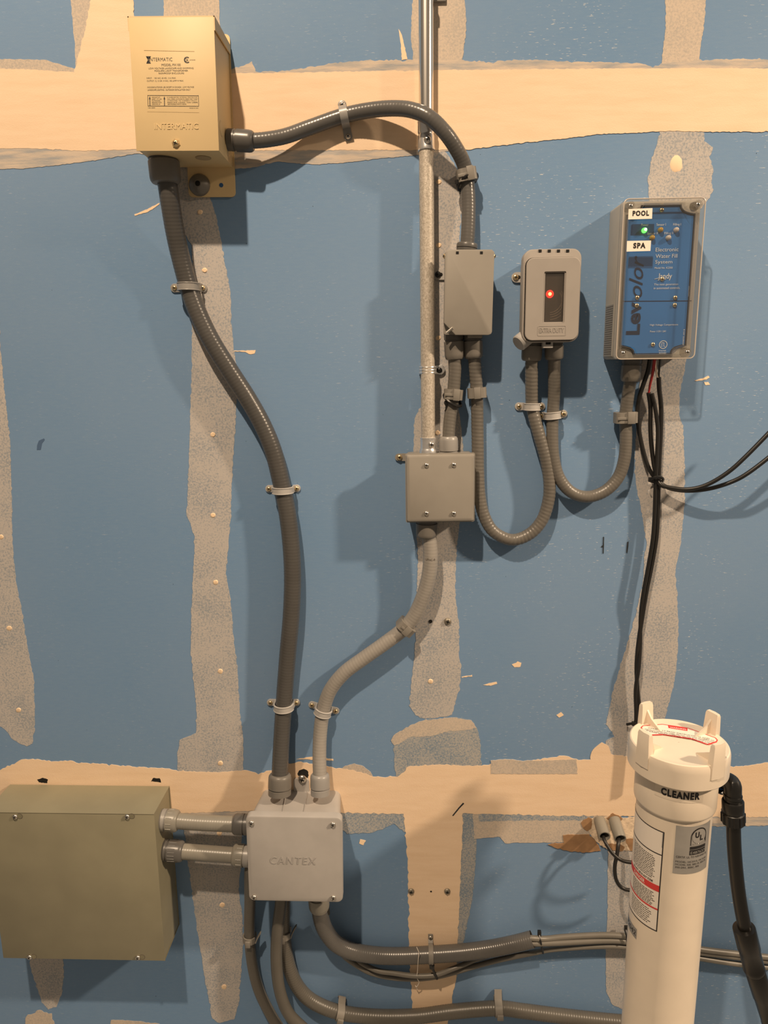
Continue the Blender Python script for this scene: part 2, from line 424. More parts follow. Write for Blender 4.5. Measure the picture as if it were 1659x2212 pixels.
patch('taped_joint', [(381, 360), (445, 360), (452, 417), (461, 450), (472, 490), (486, 570), (498, 630), (500, 700), (506, 760), (511, 800), (510, 900), (505, 970), (500, 1050), (499, 1110), (493, 1180), (488, 1235), (498, 1300), (506, 1390), (513, 1440), (518, 1540), (525, 1590), (526, 1690), (384, 1690), (383, 1630), (388, 1598), (402, 1592), (423, 1584), (425, 1540), (417, 1460), (412, 1400), (413, 1330), (418, 1220), (420, 1195), (420, 1160), (403, 1110), (407, 1020), (410, 930), (413, 830), (415, 720), (417, 590), (414, 530), (396, 500), (386, 430)], 'mud', 4)
patch('taped_joint', [(392, 1740), (525, 1740), (520, 1850), (516, 1930), (523, 1975), (525, 2030), (521, 2100), (516, 2165), (506, 2202), (470, 2210), (458, 2200), (455, 2180), (442, 2110), (432, 2050), (419, 1960), (408, 1880)], 'mud', 4, 2.6)
patch('taped_joint', [(893, -30), (1002, -30), (1007, 40), (1006, 75), (999, 128), (999, 160), (896, 160), (888, 85), (889, 40)], 'mud_pale', 5, 1.5)
patch('taped_joint', [(925, 300), (950, 310), (985, 360), (995, 400), (998, 450), (990, 540), (992, 700), (988, 860), (1000, 960), (1002, 1060), (992, 1134), (986, 1190), (983, 1280), (985, 1302), (992, 1350), (992, 1395), (991, 1415), (997, 1440), (992, 1490), (984, 1515), (977, 1545), (945, 1550), (918, 1553), (898, 1545), (884, 1525), (886, 1500), (891, 1450), (894, 1430), (898, 1385), (897, 1360), (904, 1330), (900, 1290), (903, 1210), (900, 1150), (893, 975), (895, 905), (905, 884), (925, 875)], 'mud', 4)
patch('taped_joint', [(845, 1600), (850, 1588), (868, 1578), (890, 1565), (920, 1555), (980, 1550), (1018, 1556), (1030, 1572), (1038, 1600), (1040, 1665), (1040, 1690), (858, 1690), (852, 1655), (851, 1610)], 'mud_blue', 4, 2.6)
patch('compound_dab', [(845, 1600), (850, 1588), (868, 1578), (890, 1565), (920, 1555), (980, 1550), (1018, 1556), (1030, 1572), (1000, 1578), (970, 1580), (930, 1590), (890, 1592), (868, 1602), (851, 1610)], 'mud_pale', 6, 2.6)
patch('taped_joint', [(1437, -30), (1526, -30), (1523, 30), (1520, 60), (1513, 100), (1508, 160), (1428, 160), (1432, 110), (1438, 60)], 'mud_pale', 5, 2)
patch('taped_joint', [(1430, 260), (1524, 260), (1520, 305), (1541, 318), (1534, 338), (1541, 365), (1536, 395), (1541, 410), (1530, 432), (1515, 450), (1400, 450), (1402, 425), (1400, 390), (1405, 350), (1420, 310)], 'mud', 4, 2.6)
patch('taped_joint', [(1390, 740), (1484, 740), (1481, 790), (1468, 850), (1467, 900), (1476, 920), (1479, 1000), (1479, 1090), (1471, 1170), (1459, 1235), (1462, 1280), (1466, 1360), (1462, 1440), (1453, 1490), (1444, 1520), (1435, 1560), (1430, 1690), (1300, 1690), (1309, 1600), (1327, 1592), (1325, 1585), (1309, 1565), (1322, 1500), (1334, 1460), (1352, 1400), (1374, 1325), (1390, 1250), (1392, 1200), (1397, 1180), (1396, 1170), (1383, 1090), (1373, 1040), (1371, 1000), (1374, 940), (1380, 850)], 'mud', 4)
patch('taped_joint', [(1314, 1815), (1480, 1815), (1480, 2190), (1350, 2182), (1322, 2170), (1309, 2140), (1309, 2040), (1312, 1990), (1313, 1880)], 'mud', 4, 1.8)
patch('taped_joint', [(985, 1745), (1034, 1745), (1026, 1880), (1020, 1945), (1003, 2025), (988, 2110), (975, 2110), (975, 1900)], 'mud_blue', 4, 2)
# feathered compound beside the bands
patch('feathered_joint', [(-40, 127), (45, 128), (95, 129), (130, 139), (165, 150), (300, 152), (300, 175), (-40, 175)], 'mud_pale', 6, 1.6)
patch('feathered_joint', [(495, 150), (520, 143), (538, 138), (545, 132), (552, 155), (620, 152), (690, 142), (720, 136), (790, 130), (880, 130), (900, 128), (1000, 130), (1060, 135), (1100, 130), (1160, 129), (1230, 133), (1330, 135), (1395, 138), (1410, 146), (1428, 138), (1508, 130), (1600, 127), (1700, 129), (1700, 175), (495, 175)], 'smear', 6, 3.2)
patch('feathered_joint', [(-40, 315), (300, 315), (640, 312), (960, 312), (1000, 318), (960, 328), (900, 335), (820, 342), (740, 352), (690, 355), (641, 353), (600, 348), (555, 360), (505, 366), (300, 331), (200, 347), (120, 357), (50, 364), (-40, 367)], 'smear', 6, 1.6)
patch('feathered_joint', [(735, 1745), (900, 1745), (888, 1800), (873, 1797), (850, 1778), (830, 1790), (800, 1799), (750, 1801), (738, 1790)], 'mud_blue', 6, 2.2)
patch('feathered_joint', [(370, 1745), (560, 1745), (560, 1772), (480, 1775), (380, 1775)], 'smear', 6, 2)
patch('feathered_joint', [(1020, 1745), (1340, 1745), (1330, 1790), (1262, 1806), (1225, 1806), (1222, 1820), (1150, 1820), (1092, 1821), (1080, 1808), (1040, 1811), (1025, 1812)], 'mud_pale', 6, 1.8)
patch('feathered_joint', [(1030, 1750), (1290, 1752), (1275, 1772), (1150, 1772), (1035, 1774)], 'mud_blue', 7, 2)
patch('feathered_joint', [(1480, 1745), (1700, 1745), (1700, 1783), (1480, 1786)], 'smear', 6, 1.8)
patch('feathered_joint', [(730, 1690), (733, 1665), (745, 1654), (765, 1650), (785, 1655), (800, 1668), (812, 1690)], 'mud_pale', 6, 1.5)
patch('feathered_joint', [(1060, 1643), (1096, 1640), (1130, 1644), (1245, 1640), (1248, 1672), (1060, 1672)], 'mud_pale', 12.5, 1.2)
# wide bands
patch('compound_band', [(-60, 147), (60, 150), (160, 156), (185, 60), (200, -30), (287, -30), (290, 60), (300, 152), (470, 158), (600, 158), (760, 154), (1000, 151), (1300, 148), (1430, 148), (1520, 147), (1720, 148), (1720, 284), (1560, 285), (1432, 283), (1370, 287), (1300, 289), (1230, 298), (1130, 308), (1060, 317), (1012, 323), (940, 324), (700, 324), (500, 325), (300, 322), (180, 326), (60, 320), (-60, 321)], 'band', 9, 1.8)
patch('compound_band', [(150, -30), (205, -30), (190, 60), (172, 160), (163, 160), (163, 120), (158, 60)], 'mud_pale', 7, 1.6)
patch('compound_band', [(-60, 1672), (0, 1664), (15, 1655), (30, 1651), (45, 1641), (75, 1640), (110, 1645), (155, 1644), (165, 1648), (210, 1650), (280, 1656), (350, 1660), (385, 1665), (470, 1669), (530, 1664), (545, 1668), (558, 1673), (575, 1667), (588, 1664), (605, 1656), (621, 1650), (650, 1646), (668, 1650), (715, 1657), (737, 1661), (760, 1664), (790, 1672), (806, 1678), (858, 1679), (872, 1668), (882, 1655), (960, 1652), (1035, 1655), (1060, 1650), (1100, 1644), (1132, 1650), (1147, 1643), (1197, 1636), (1219, 1632), (1250, 1642), (1277, 1641), (1276, 1630), (1284, 1615), (1300, 1604), (1315, 1612), (1320, 1630), (1365, 1634), (1440, 1645), (1570, 1655), (1600, 1657), (1630, 1652), (1659, 1647), (1720, 1645), (1720, 1766), (1400, 1763), (1200, 1762), (1000, 1757), (996, 1880), (990, 2000), (986, 2110), (967, 2212), (964, 2250), (890, 2250), (891, 2180), (884, 2050), (881, 1880), (876, 1800), (872, 1758), (742, 1756), (540, 1752), (380, 1757), (-60, 1757)], 'band', 9, 2.6)
# scrapes and dabs of compound
for pts in ([(290, 463), (318, 452), (344, 438), (345, 441), (322, 457), (292, 466)], [(861, 62), (868, 75), (874, 100), (880, 128), (868, 130), (866, 100)],
            [(505, 757), (530, 757), (552, 756), (550, 764), (538, 765), (530, 760), (505, 759)], [(1500, 822), (1518, 817), (1530, 812), (1533, 815), (1526, 820), (1505, 823)], [(1521, 826), (1530, 825), (1534, 831), (1524, 832)],
            [(1106, 1436), (1118, 1429), (1126, 1432), (1124, 1441), (1112, 1441)], [(1044, 1480), (1060, 1475), (1073, 1473), (1074, 1477), (1060, 1481)], [(997, 1462), (1020, 1458), (1020, 1461), (998, 1464)],
            [(640, 1640), (680, 1634), (720, 1640), (720, 1643), (680, 1641)], [(1202, 1545), (1212, 1538), (1218, 1545), (1208, 1550)],
            [(790, 1816), (785, 1826), (776, 1822), (778, 1813)]):
    patch('compound_scrape', pts, 'dab', 5, 1.2, 4)
def dab(px, py, rx, ry):
    bm = NB(); k = 14
    o = [P(px+rx*math.cos(2*math.pi*i/k)*(1+random.uniform(-.1, .1)), py+ry*math.sin(2*math.pi*i/k)*(1+random.uniform(-.1, .1)), .0004) for i in range(k)]
    i2 = [P(px+rx*.7*math.cos(2*math.pi*i/k), py+ry*.7*math.sin(2*math.pi*i/k), .0016) for i in range(k)]
    loft(bm, [o, i2], cap0=False); part('screw_patch', bm, 'dab', wall)
for x, y in ((432, 458), (442, 584), (460, 939), (460, 1113), (466, 1258), (476, 1450), (476, 1649), (20, 1357), (40, 1534), (2, 1160), (948, 393), (948, 530), (947, 730), (945, 935), (930, 1472), (480, 1955), (474, 1800), (484, 2132)): dab(x, y, 5.8, 5.4)
dab(1461, 354, 13.5, 18.5)
# bare screws, a pilot hole, pencil ticks
for x, y, r in ((967, 1342, 8.5), (888, 1925, 7.5), (966, 1925, 7.5)):
    p = P(x, y, .0012); rm = RAD(x, y, 0, 2*r)
    part('drywall_screw', screw_bm(rm*.92, p, cross=True), ['dull', 'hole'], wall)
for x, y, r in ((930, 1342, 4), (931, 1925, 2)):
    bm = NB(); lathe(bm, P(x, y, 0), (0, -1, 0), [(RAD(x, y, 0, 2*r), 0), (RAD(x, y, 0, 2*r), .0013)], 12); part('pilot_hole', bm, 'hole', wall)
for pts in ([(1303, 1160), (1305, 1160), (1304, 1195), (1302, 1196)], [(1355, 1171), (1358, 1170), (1357, 1180), (1355, 1194), (1353, 1194)], [(1298, 1182), (1302, 1178), (1303, 1181)],
            [(977, 1762), (990, 1745), (1000, 1734), (1003, 1736), (992, 1747), (979, 1763)]):
    patch('pencil_mark', pts, 'pencil', 10.5, .4, 8)
patch('stain', [(80, 962), (84, 952), (95, 947), (97, 950), (91, 958), (88, 972), (80, 972)], mat('damp_stain', (0.07, 0.13, 0.24), .8), 3, .8)
patch('torn_hole', [(84, 1690), (80, 1684), (92, 1680), (103, 1684), (102, 1692)], 'hole', 11, 1.2, 3)
patch('torn_hole', [(326, 1688), (330, 1681), (345, 1681), (348, 1690)], 'hole', 11, 1.2, 3)
patch('torn_hole', [(643, 1672), (646, 1664), (656, 1661), (664, 1664), (667, 1675), (664, 1685), (650, 1684)], 'hole', 11, 1.6, 3)
# broken board and torn paper where two pipe stubs leave the wall
patch('broken_gypsum', [(1268, 1770), (1300, 1768), (1325, 1758), (1346, 1768), (1372, 1765), (1400, 1766), (1400, 1836), (1358, 1838), (1320, 1836), (1296, 1826), (1280, 1808), (1270, 1792)], 'gypsum', 14, 2.4, 4)
for pts in ([(1184, 1825), (1200, 1822), (1219, 1822), (1216, 1805), (1227, 1804), (1250, 1804), (1272, 1804), (1282, 1812), (1293, 1826), (1298, 1838), (1262, 1842), (1231, 1839), (1201, 1832)],
            [(1255, 1778), (1262, 1771), (1272, 1765), (1279, 1769), (1277, 1790), (1268, 1795), (1259, 1789)],
            [(1310, 1768), (1324, 1756), (1336, 1762), (1346, 1769), (1340, 1774), (1320, 1774)],
            [(1350, 1812), (1400, 1808), (1400, 1838), (1362, 1838), (1356, 1828)],
            [(1306, 1826), (1318, 1822), (1340, 1824), (1350, 1830), (1345, 1838), (1318, 1837)]):
    patch('torn_paper', pts, 'kraft', 17, 1.6, 4)

# ------------------------------------------------------------------ boxes on the wall
def boxframe(tl, tr, br, bl, d):
    a, b, c, e = (P(x, y, d) for x, y in (tl, tr, br, bl))
    ctr = (a+b+c+e)/4; ctr.y = 0
    ang = (math.atan2(-(b-a).z, (b-a).x)+math.atan2(-(c-e).z, (c-e).x)+math.atan2((a-e).x, (a-e).z)+math.atan2((b-c).x, (b-c).z))/4
    return ctr, ang, ((b-a).length+(c-e).length)/2, ((a-e).length+(b-c).length)/2
def ear(parent, x0, x1, z, h, d0, d1, mt, sx, scr_r=.0042, scr_m=('steel', 'hole'), slot=True, name='mounting_ear'):
    """flat lug sticking out sideways from x0 (box) to x1 (rounded tip)"""
    cx = (x0+x1)/2; bm = NB()
    o = [(x0, z-h/2)]; s = 1 if x1 > x0 else -1
    for k in range(9):
        a = -math.pi/2+math.pi*k/8; o.append((x1-s*h/2+s*math.cos(a)*h/2, z+math.sin(a)*h/2))
    o.append((x0, z+h/2))
    slab(bm, o, -d0, -d1); e = part(name, bm, mt, parent)
    if slot:
        b2 = NB(); slab(b2, rr(.010, h*.36, h*.17, sx+s*-.003, z), -d1, -d1-.0003); part('slot', b2, 'hole', e)
    part('screw', screw_bm(scr_r, (sx, -d1-.0008, z), rot=.6), list(scr_m), e); return e

# -- cream transformer ------------------------------------------------
D = .100
ctr, ang, w, h = boxframe((276, 37), (462, 38), (474, 325), (297, 325), D)
T = thing('transformer_box', 'cream metal transformer box with printed front, top left on the wall', 'electrical box', ctr, ang)
bm = NB(); t = .0016
box(bm, -w/2+.002, w/2-.002, -D+.001, -.0035, -h/2+.001, h/2-.002); part('body', bm, 'cream', T)
bm = NB(); box(bm, -w/2, w/2, -D-t, -D, -h/2-.001, h/2, .0005); part('front_cover', bm, 'cream', T)
# lid flange folded over the top, deeper to the front
bm = NB()
for s in (-1, 1):
    x0, x1 = s*(w/2+.0012), s*(w/2-.0005)
    pr = [(-D-t, h/2+.0012), (-.004, h/2+.0012), (-.004, h/2-.012), (-D+.004, h/2-.016), (-D-t, h/2-.018)]
    loft(bm, [[(x0, y, z) for y, z in pr], [(x1, y, z) for y, z in pr]])
box(bm, -w/2-.001, w/2+.001, -D-t, -.004, h/2-.0005, h/2+.0012); part('top_cover', bm, 'cream', T)
# back plate with ears above and below
bp0, bp1 = loc(T, 378, 413, 0), loc(T, 506, 413, 0)
bm = NB(); pw = w*.62
slab(bm, rr(pw, h+.062, .007, w/2-pw/2+.0005, -.0135), -.0006, -.0034); BP = part('back_plate', bm, 'cream', T)
q = loc(T, 478, 400, .0034); bm = NB(); lathe(bm, (q.x, -.0034, q.z), (0, -1, 0), [(.0034, 0), (.0034, .0004)], 16); part('mounting_hole', bm, 'lev_dkblue', BP)
q = loc(T, 428, 397, .012); bm = NB()
lathe(bm, (q.x, -.0034, q.z), (0, -1, 0), [(.0175, 0), (.0175, .002), (.0150, .006), (.006, .0105), (.0055, .0115)], 28)
W_ = part('rubber_washer', bm, 'fit_grey', T, label='grey domed washer on the plate')
bm = NB(); lathe(bm, (q.x, -.0148, q.z), (0, -1, 0), [(.0042, 0), (.0042, .0006)], 14); part('washer_hole', bm, 'hole', W_)
q = loc(T, 381, 311, D); screw(T, q.x, -D-t-.0012, q.z, .0052, ('brass', 'hole'), rot=.4)
bm = NB(); lathe(bm, (q.x, -D-t, q.z), (0, -1, 0), [(.0066, 0), (.0066, .0012)], 6); part('screw_flange', bm, 'brass', T)
# knockouts: right side (two) and underside
def disc_ring(parent, o, axis, r, mt, name='knockout'):
    bm = NB(); lathe(bm, o, axis, [(r, 0), (r, .0004), (r-.0006, .0005), (r-.0012, .0001), (r-.0016, .0007), (r*.5, .0007)], 28); part(name, bm, mt, parent)
disc_ring(T, (w/2-.002, -D+.026, -h/2+.038), (1, 0, 0), .0115, 'cream'); disc_ring(T, (w/2-.002, -.038, -h/2+.021), (1, 0, 0), .0125, 'cream')
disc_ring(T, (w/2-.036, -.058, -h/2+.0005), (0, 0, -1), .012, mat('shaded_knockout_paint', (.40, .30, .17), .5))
df = D+t
TAN = mat('label_edge_tan', (.42, .31, .15), .6)
for pts in (((311, 108.4), (420, 110.6), (420, 111.4), (311, 109.4)), ((318, 241), (430, 243), (430, 243.6), (318, 241.6))): bm = NB(); quad_px(bm, T, pts, df+.0002); part('label_edge', bm, TAN, T, angle=0)
ink = 'ink'
letter(T, 'NTERMATIC', (324.5, 124.5, 372, 132.5), df, ink, space=1.1)
bm = NB()   # hourglass initial of the maker's mark
for pts in (((315, 121.5), (326, 121.5), (323, 127), (318, 127)), ((318, 132), (323, 132), (326, 137), (316, 137)), ((317, 122), (319, 122), (321, 131), (319, 137), (317, 137), (319, 130)), ((322, 122), (324, 122), (323, 130), (325, 137), (323, 137), (321, 130))):
    quad_px(bm, T, pts, df+.0003)
part('emblem', bm, ink, T, angle=0)
letter(T, 'MODEL PX100', (349, 137.5, 390, 143), df, ink)
letter(T, 'LOW VOLTAGE LANDSCAPE AND SWIMMING', (321.5, 145.5, 418, 149.7), df, ink)
letter(T, 'POOL/SPA LIGHT TRANSFORMER', (334, 151, 406, 155), df, ink)
letter(T, 'RAINPROOF ENCLOSURE', (343, 156.5, 397.5, 160.3), df, ink)
letter(T, 'INPUT:    100 VAC, 60 HZ, 1.0 A MAX.', (317, 167, 380, 171), df, ink)
letter(T, 'OUTPUT: 12, 13 OR 14 VAC, 100 LAMP W MAX.', (317.5, 173, 396.5, 177), df, ink)
letter(T, 'INDOOR/OUTDOOR USE, EXCEPT IN CANADA - LOW VOLTAGE', (318.5, 186.5, 419, 190.7), df, ink)
letter(T, 'LANDSCAPE LIGHTING - OUTDOOR INSTALLATION ONLY', (319, 192.2, 411, 196.2), df, ink)
letter(T, 'CSA', (399.5, 126, 406.5, 133), df, ink, bold=.02); letter(T, 'C', (397.5, 122.5, 408, 136.6), df, ink, bold=.01)
letter(T, 'LR4000', (409, 128.6, 422, 130.6), df, ink)
bm = NB()
for x0, y0, x1, y1 in ((318.5, 205.5, 428, 206.3), (319.8, 228.5, 429, 229.3)): quad_px(bm, T, ((x0, y0), (x1, y0+.6), (x1, y1+.6), (x0, y1)), df+.0003)
for x in (318.6, 428): quad_px(bm, T, ((x, 205.6), (x+.8, 205.6), (x+1.6, 229.6), (x+.8, 229.6)), df+.0003)
for x in (323.5, 355):
    quad_px(bm, T, ((x-1.9, 214), (x, 207.5), (x+1.9, 214)), df+.0003); quad_px(bm, T, ((x-.7, 214), (x+.7, 214), (x+1, 228), (x-.4, 228)), df+.0003)
part('label_frame', bm, ink, T, angle=0)
for i, s in enumerate(('MOUNT AT', 'LEAST 1 FT. ON', 'OUTDOORS', 'GROUND WITH', 'ARROWS UP')): letter(T, s, (328, 209+i*3.7, 346+3*(i % 2), 211.7+i*3.7), df, ink)
for i, s in enumerate(('IF OVERHEATED, INTERNAL PROTECTOR', 'WILL OPEN. AUTOMATIC RESET MAY TAKE', '15 MINUTES. TO CORRECT FAULT,', 'REDUCE LOAD. NO USER', 'SERVICEABLE PARTS INSIDE.')): letter(T, s, (361+i*.3, 209+i*3.7, (426, 426, 426, 427, 403)[i], 211.7+i*3.7), df, ink)
letter(T, '158-2800', (319.8, 232, 335, 234), df, ink); letter(T, 'MADE IN USA', (409.5, 232.6, 428.5, 234.6), df, ink)
letter(T, 'INTERMATIC', (334, 266, 428.5, 279.5), df, 'cream', emboss=.0005, name='embossed_lettering')

# -- grey weatherproof cover box --------------------------------------
D = .060
ctr, ang, w, h = boxframe((962, 540), (1067, 538), (1064, 725), (958, 722), D)
B1 = thing('switch_box', 'grey metal box with a flat flap cover, right of the shiny pipe', 'electrical box', ctr, ang)
slab(NB_ := NB(), rr(w-.008, h-.010, .004, 0, 0), -.0035, -.046); part('body', NB_, 'box', B1)
bm = NB(); slab(bm, rr(w-.001, h-.002, .004, 0, 0), -.046, -.050); part('gasket_frame', bm, 'box', B1)
c = .019
o = [(w/2-.004, h/2), (-w/2+.004, h/2), (-w/2, h/2-.004), (-w/2, -h/2+c), (-w/2+c, -h/2), (w/2-.005, -h/2), (w/2-.0015, -h/2+.0015), (w/2, -h/2+.005), (w/2, h/2-.004)]
bm = NB(); slab(bm, o, -.050, -D, .0012); FL = part('flap_cover', bm, 'box', B1)
for x in (988, 1040): q = loc(B1, x, 546, D); part('vent_slot', box(NB(), q.x-.0022, q.x+.0022, -D-.0004, -D+.001, q.z-.002, q.z+.002), 'hole', FL)
for sx in (-1, 1): screw(B1, sx*(w/2+.0002), -.053, h/2-.009, .0038, ('brass', 'hole'), (sx*1, -.5, 0))
q0, q1 = loc(B1, 963, 722, D), loc(B1, 976, 708, D)
bm = NB(); cyl(bm, (q0.x+.001, -.0590, q0.z+.002), (q1.x+.001, -.0595, q1.z), .0024, 12); part('spring_pin', bm, 'steel', B1)
bm = NB(); box(bm, .001, .025, -.050, -.038, -h/2-.004, -h/2+.002, .001); part('latch_tab', bm, 'clip', B1)
q = loc(B1, 946, 593, .004); ear(B1, -w/2+.006, q.x-.009, q.z, .0165, .0005, .0035, 'strap', q.x, .0052, ('black', 'hole'))

# -- square junction box ----------------------------------------------
ctr, ang, w, h = boxframe((875, 981), (1027, 979), (1026, 1129), (877, 1130), D)
B2 = thing('junction_box', 'square grey metal junction box under the lower end of the pipe', 'electrical box', ctr, ang)
bm = NB(); slab(bm, rr(w-.006, h-.006, .004), -.0035, -.050); part('body', bm, 'box', B2)
bm = NB(); slab(bm, rr(w, h, .003), -.050, -.0535); part('rim', bm, 'box', B2)
bm = NB(); slab(bm, rr(w-.0025, h-.0035, .003), -.0535, -D, .0045); CV = part('cover', bm, 'box', B2)
for x, y in ((921, 1005), (980, 1004), (921, 1109), (980, 1109)):
    q = loc(B2, x, y, D); screw(B2, q.x, -D-.0007, q.z, .0040, rot=.3)
q = loc(B2, 863, 988, .004); ear(B2, -w/2+.006, q.x-.008, q.z, .013, .0005, .0035, 'box', q.x, .0050, ('brass', 'hole'), slot=False)

# -- timer with a window ----------------------------------------------
D = .072
ctr, ang, w, h = boxframe((1132, 536), (1258, 536), (1253, 738), (1128, 740), D)
B3 = thing('timer_box', 'grey plastic timer box with a small window and glowing red lamp', 'timer', ctr, ang)
bm = NB(); slab(bm, rr(w-.012, h-.016, .010, 0, -.002), -.0035, -.048); part('body', bm, 'timer', B3)
bm = NB(); slab(bm, rr(w, h, .0145), -.046, -D+.006, .002); part('cover_frame', bm, 'timer', B3)
bm = NB(); slab(bm, rr(w-.005, h-.0145, .0125, .0008, -.0055), -D+.006, -D+.0066); part('lid_seam', bm, 'hole', B3)
bm = NB()
lx, lz = .0008, -.0055
LW, LH = w-.007, h-.0165
wp0, wp1 = loc(B3, 1177, 694, D), loc(B3, 1219, 590, D)       # window opening
wx, wz, ww, wh = (wp0.x+wp1.x)/2, (wp0.z+wp1.z)/2, wp1.x-wp0.x, wp1.z-wp0.z
# lid plate with a real opening: ring between two outlines
oa, ob = rr(LW, LH, .0115, lx, lz, 5), rr(ww+.006, wh+.006, .002, wx, wz, 5); oc = rr(ww+.002, wh+.002, .001, wx, wz, 5)
def holed(bm, rings, mi=0): return loft(bm, rings, False, False, mi)
oe = rr(LW-.002, LH-.002, .0105, lx, lz, 5)
holed(bm, [[(x, -D+.004, z) for x, z in oa], [(x, -D+.0008, z) for x, z in oa], [(x, -D, z) for x, z in oe], [(x, -D, z) for x, z in ob], [(x, -D+.002, z) for x, z in ob], [(x, -D+.002, z) for x, z in oc], [(x, -D+.0058, z) for x, z in oc]])
LID = part('lid', bm, 'timer', B3)
bm = NB(); slab(bm, rr(ww+.001, wh+.001, .001, wx, wz), -D+.0036, -D+.0026); part('window', bm, 'smoke', LID)
bm = NB(); box(bm, wx-ww/2, wx+ww/2, -D+.0062, -D+.0054, wz-wh/2, wz+wh/2); DI = part('dial_plate', bm, 'dial', B3)
# dial rings seen in the lower half, and the lamp
bm = NB(); dc = (wx-.006, wz-.004)
for k, r in enumerate((.030, .026, .0225, .019)):
    pts = []
    for a in range(-88, 40, 6):
        x, z = dc[0]+r*math.cos(math.radians(a)), dc[1]+r*math.sin(math.radians(a))
        if abs(x-wx) < ww/2-.001 and abs(z-wz) < wh/2-.001: pts.append(Vector((x, -D+.0054, z)))
    if len(pts) > 2: tube(bm, pts, .0007, 6)
if bm.verts: part('dial_ring', bm, 'dial_grey', DI)
else: bm.free()
q = loc(B3, 1188, 635, D-.004); bm = NB(); lathe(bm, (q.x, -D+.0055, q.z), (0, -1, 0), [(.0062, 0), (.0062, .0006), (.0040, .0014)], 18); LMP = part('red_lamp', bm, 'led_red', B3, label='glowing red pilot lamp')
bm = NB(); lathe(bm, (q.x, -D+.0043, q.z), (0, -1, 0), [(.0028, 0), (.0024, .0010), (.0008, .0014)], 14); part('lamp_core', bm, 'led_hot', LMP)
for x in (1168, 1188, 1208, 1228): q = loc(B3, x, 540.5, D); part('vent_slot', box(NB(), q.x-.0024, q.x+.0024, -D+.0050, -D+.0070, q.z-.0018, q.z+.0018), 'hole', B3)
letter(B3, 'EXTRA DUTY', (1165, 708, 1218, 719), D, 'timer', emboss=.0004, name='embossed_lettering')
q0, q1 = loc(B3, 1161, 726, D), loc(B3, 1223, 703, D); bm = NB()
a_, b_ = rr(q1.x-q0.x, q1.z-q0.z, .002, (q0.x+q1.x)/2, (q0.z+q1.z)/2), rr(q1.x-q0.x-.0018, q1.z-q0.z-.0018, .0015, (q0.x+q1.x)/2, (q0.z+q1.z)/2)
holed(bm, [[(x, -D, z) for x, z in a_], [(x, -D-.0004, z) for x, z in a_], [(x, -D-.0004, z) for x, z in b_], [(x, -D, z) for x, z in b_]]); part('lettering_frame', bm, 'timer', B3)
q = loc(B3, 1136, 728, .055); bm = NB(); lathe(bm, (q.x-.006, -.050, q.z-.006), Vector((-.75, -.35, -.55)), [(.0135, -.012), (.0135, .006), (.012, .008), (.004, .008)], 26); part('cable_plug', bm, 'strap', B3)
q = loc(B3, 1183, 746, .06); bm = NB(); box(bm, q.x-.008, q.x+.008, -.064, -.050, -h/2-.009, -h/2+.004, .001); HT = part('hasp', bm, 'strap', B3)
bm = NB(); box(bm, q.x-.004, q.x+.004, -.0645, -.058, -h/2-.0035, -h/2+.001); part('hasp_hole', bm, 'hole', HT)
q = loc(B3, 1114, 599, .004); ear(B3, -w/2+.008, q.x-.007, q.z, .0165, .0005, .0035, 'strap', q.x, .0050, ('brass', 'hole'))

# -- water fill controller --------------------------------------------
D = .078
ctr, ang, w, h = boxframe((1350, 428), (1526, 425), (1502, 774), (1328, 778), D)
B4 = thing('fill_controller', 'grey controller case with a clear lid over a blue printed panel', 'controller', ctr, ang)
bm = NB(); slab(bm, rr(w-.002, h-.002, .006), -.001, -.060, .0015); part('case', bm, 'lev_base', B4)
bm = NB(); a_, b_ = rr(w, h, .008), rr(w-.016, h-.016, .008)
holed(bm, [[(x, y, z) for x, z in o_] for o_, y in ((b_, -.0595), (a_, -.0595), (a_, -D+.0015), (rr(w-.003, h-.003, .0075), -D), (b_, -D), (b_, -.0595))]); RIM = part('lid_rim', bm, 'clear_rim', B4)
cw, ch = .0225, .0135                                            # corner steps of the panel
iw, ih = w-.0185, h-.0150
def step_outline(iw, ih, cw, ch, n=6):
    o = []
    for sx, sz in ((1, 1), (-1, 1), (-1, -1), (1, -1)):
        pts = []
        A = Vector((iw/2, ih/2-ch)); B = Vector((iw/2-cw, ih/2)); C_ = Vector((iw/2-cw*.72, ih/2-ch*.72))
        for k in range(n+1):                                   # s-shaped step: two quarter turns
            t = k/n; pts.append((1-t)**2*A+2*t*(1-t)*Vector((iw/2-cw*.05, ih/2-ch*.95)).lerp(Vector((iw/2-cw*.3, ih/2-ch)), .8)+t*t*C_)
        for k in range(1, n+1):
            t = k/n; pts.append((1-t)**2*C_+2*t*(1-t)*Vector((iw/2-cw, ih/2-ch*.45))+t*t*B)
        pts = [(sx*p.x, sz*p.y) for p in pts]
        if sx*sz < 0: pts = pts[::-1]
        o += pts
    return o
S0 = step_outline(iw, ih, cw, ch); S1 = step_outline(iw-.003, ih-.003, cw, ch); S2 = step_outline(iw-.0045, ih-.0045, cw, ch)
bm = NB(); slab(bm, S2, -.060, -.0615); PN = part('face_panel', bm, 'lev_blue', B4)
bm = NB(); holed(bm, [[(x, y, z) for x, z in o_] for o_, y in ((S0, -.060), (S0, -.0635), (S1, -.0635), (S1, -.060))]); part('gasket', bm, 'gasket', B4)
bm = NB(); ro_ = [Vector((x, -D+.0012, z)) for x, z in rr(w-.0016, h-.0016, .0075)]; tube(bm, ro_+[ro_[0]], .0009, 8, cap=False); part('rim_edge', bm, 'rim_edge', B4)
bm = NB(); slab(bm, S1, -D+.0016, -D); LP = part('lid_window', bm, 'clear', B4)
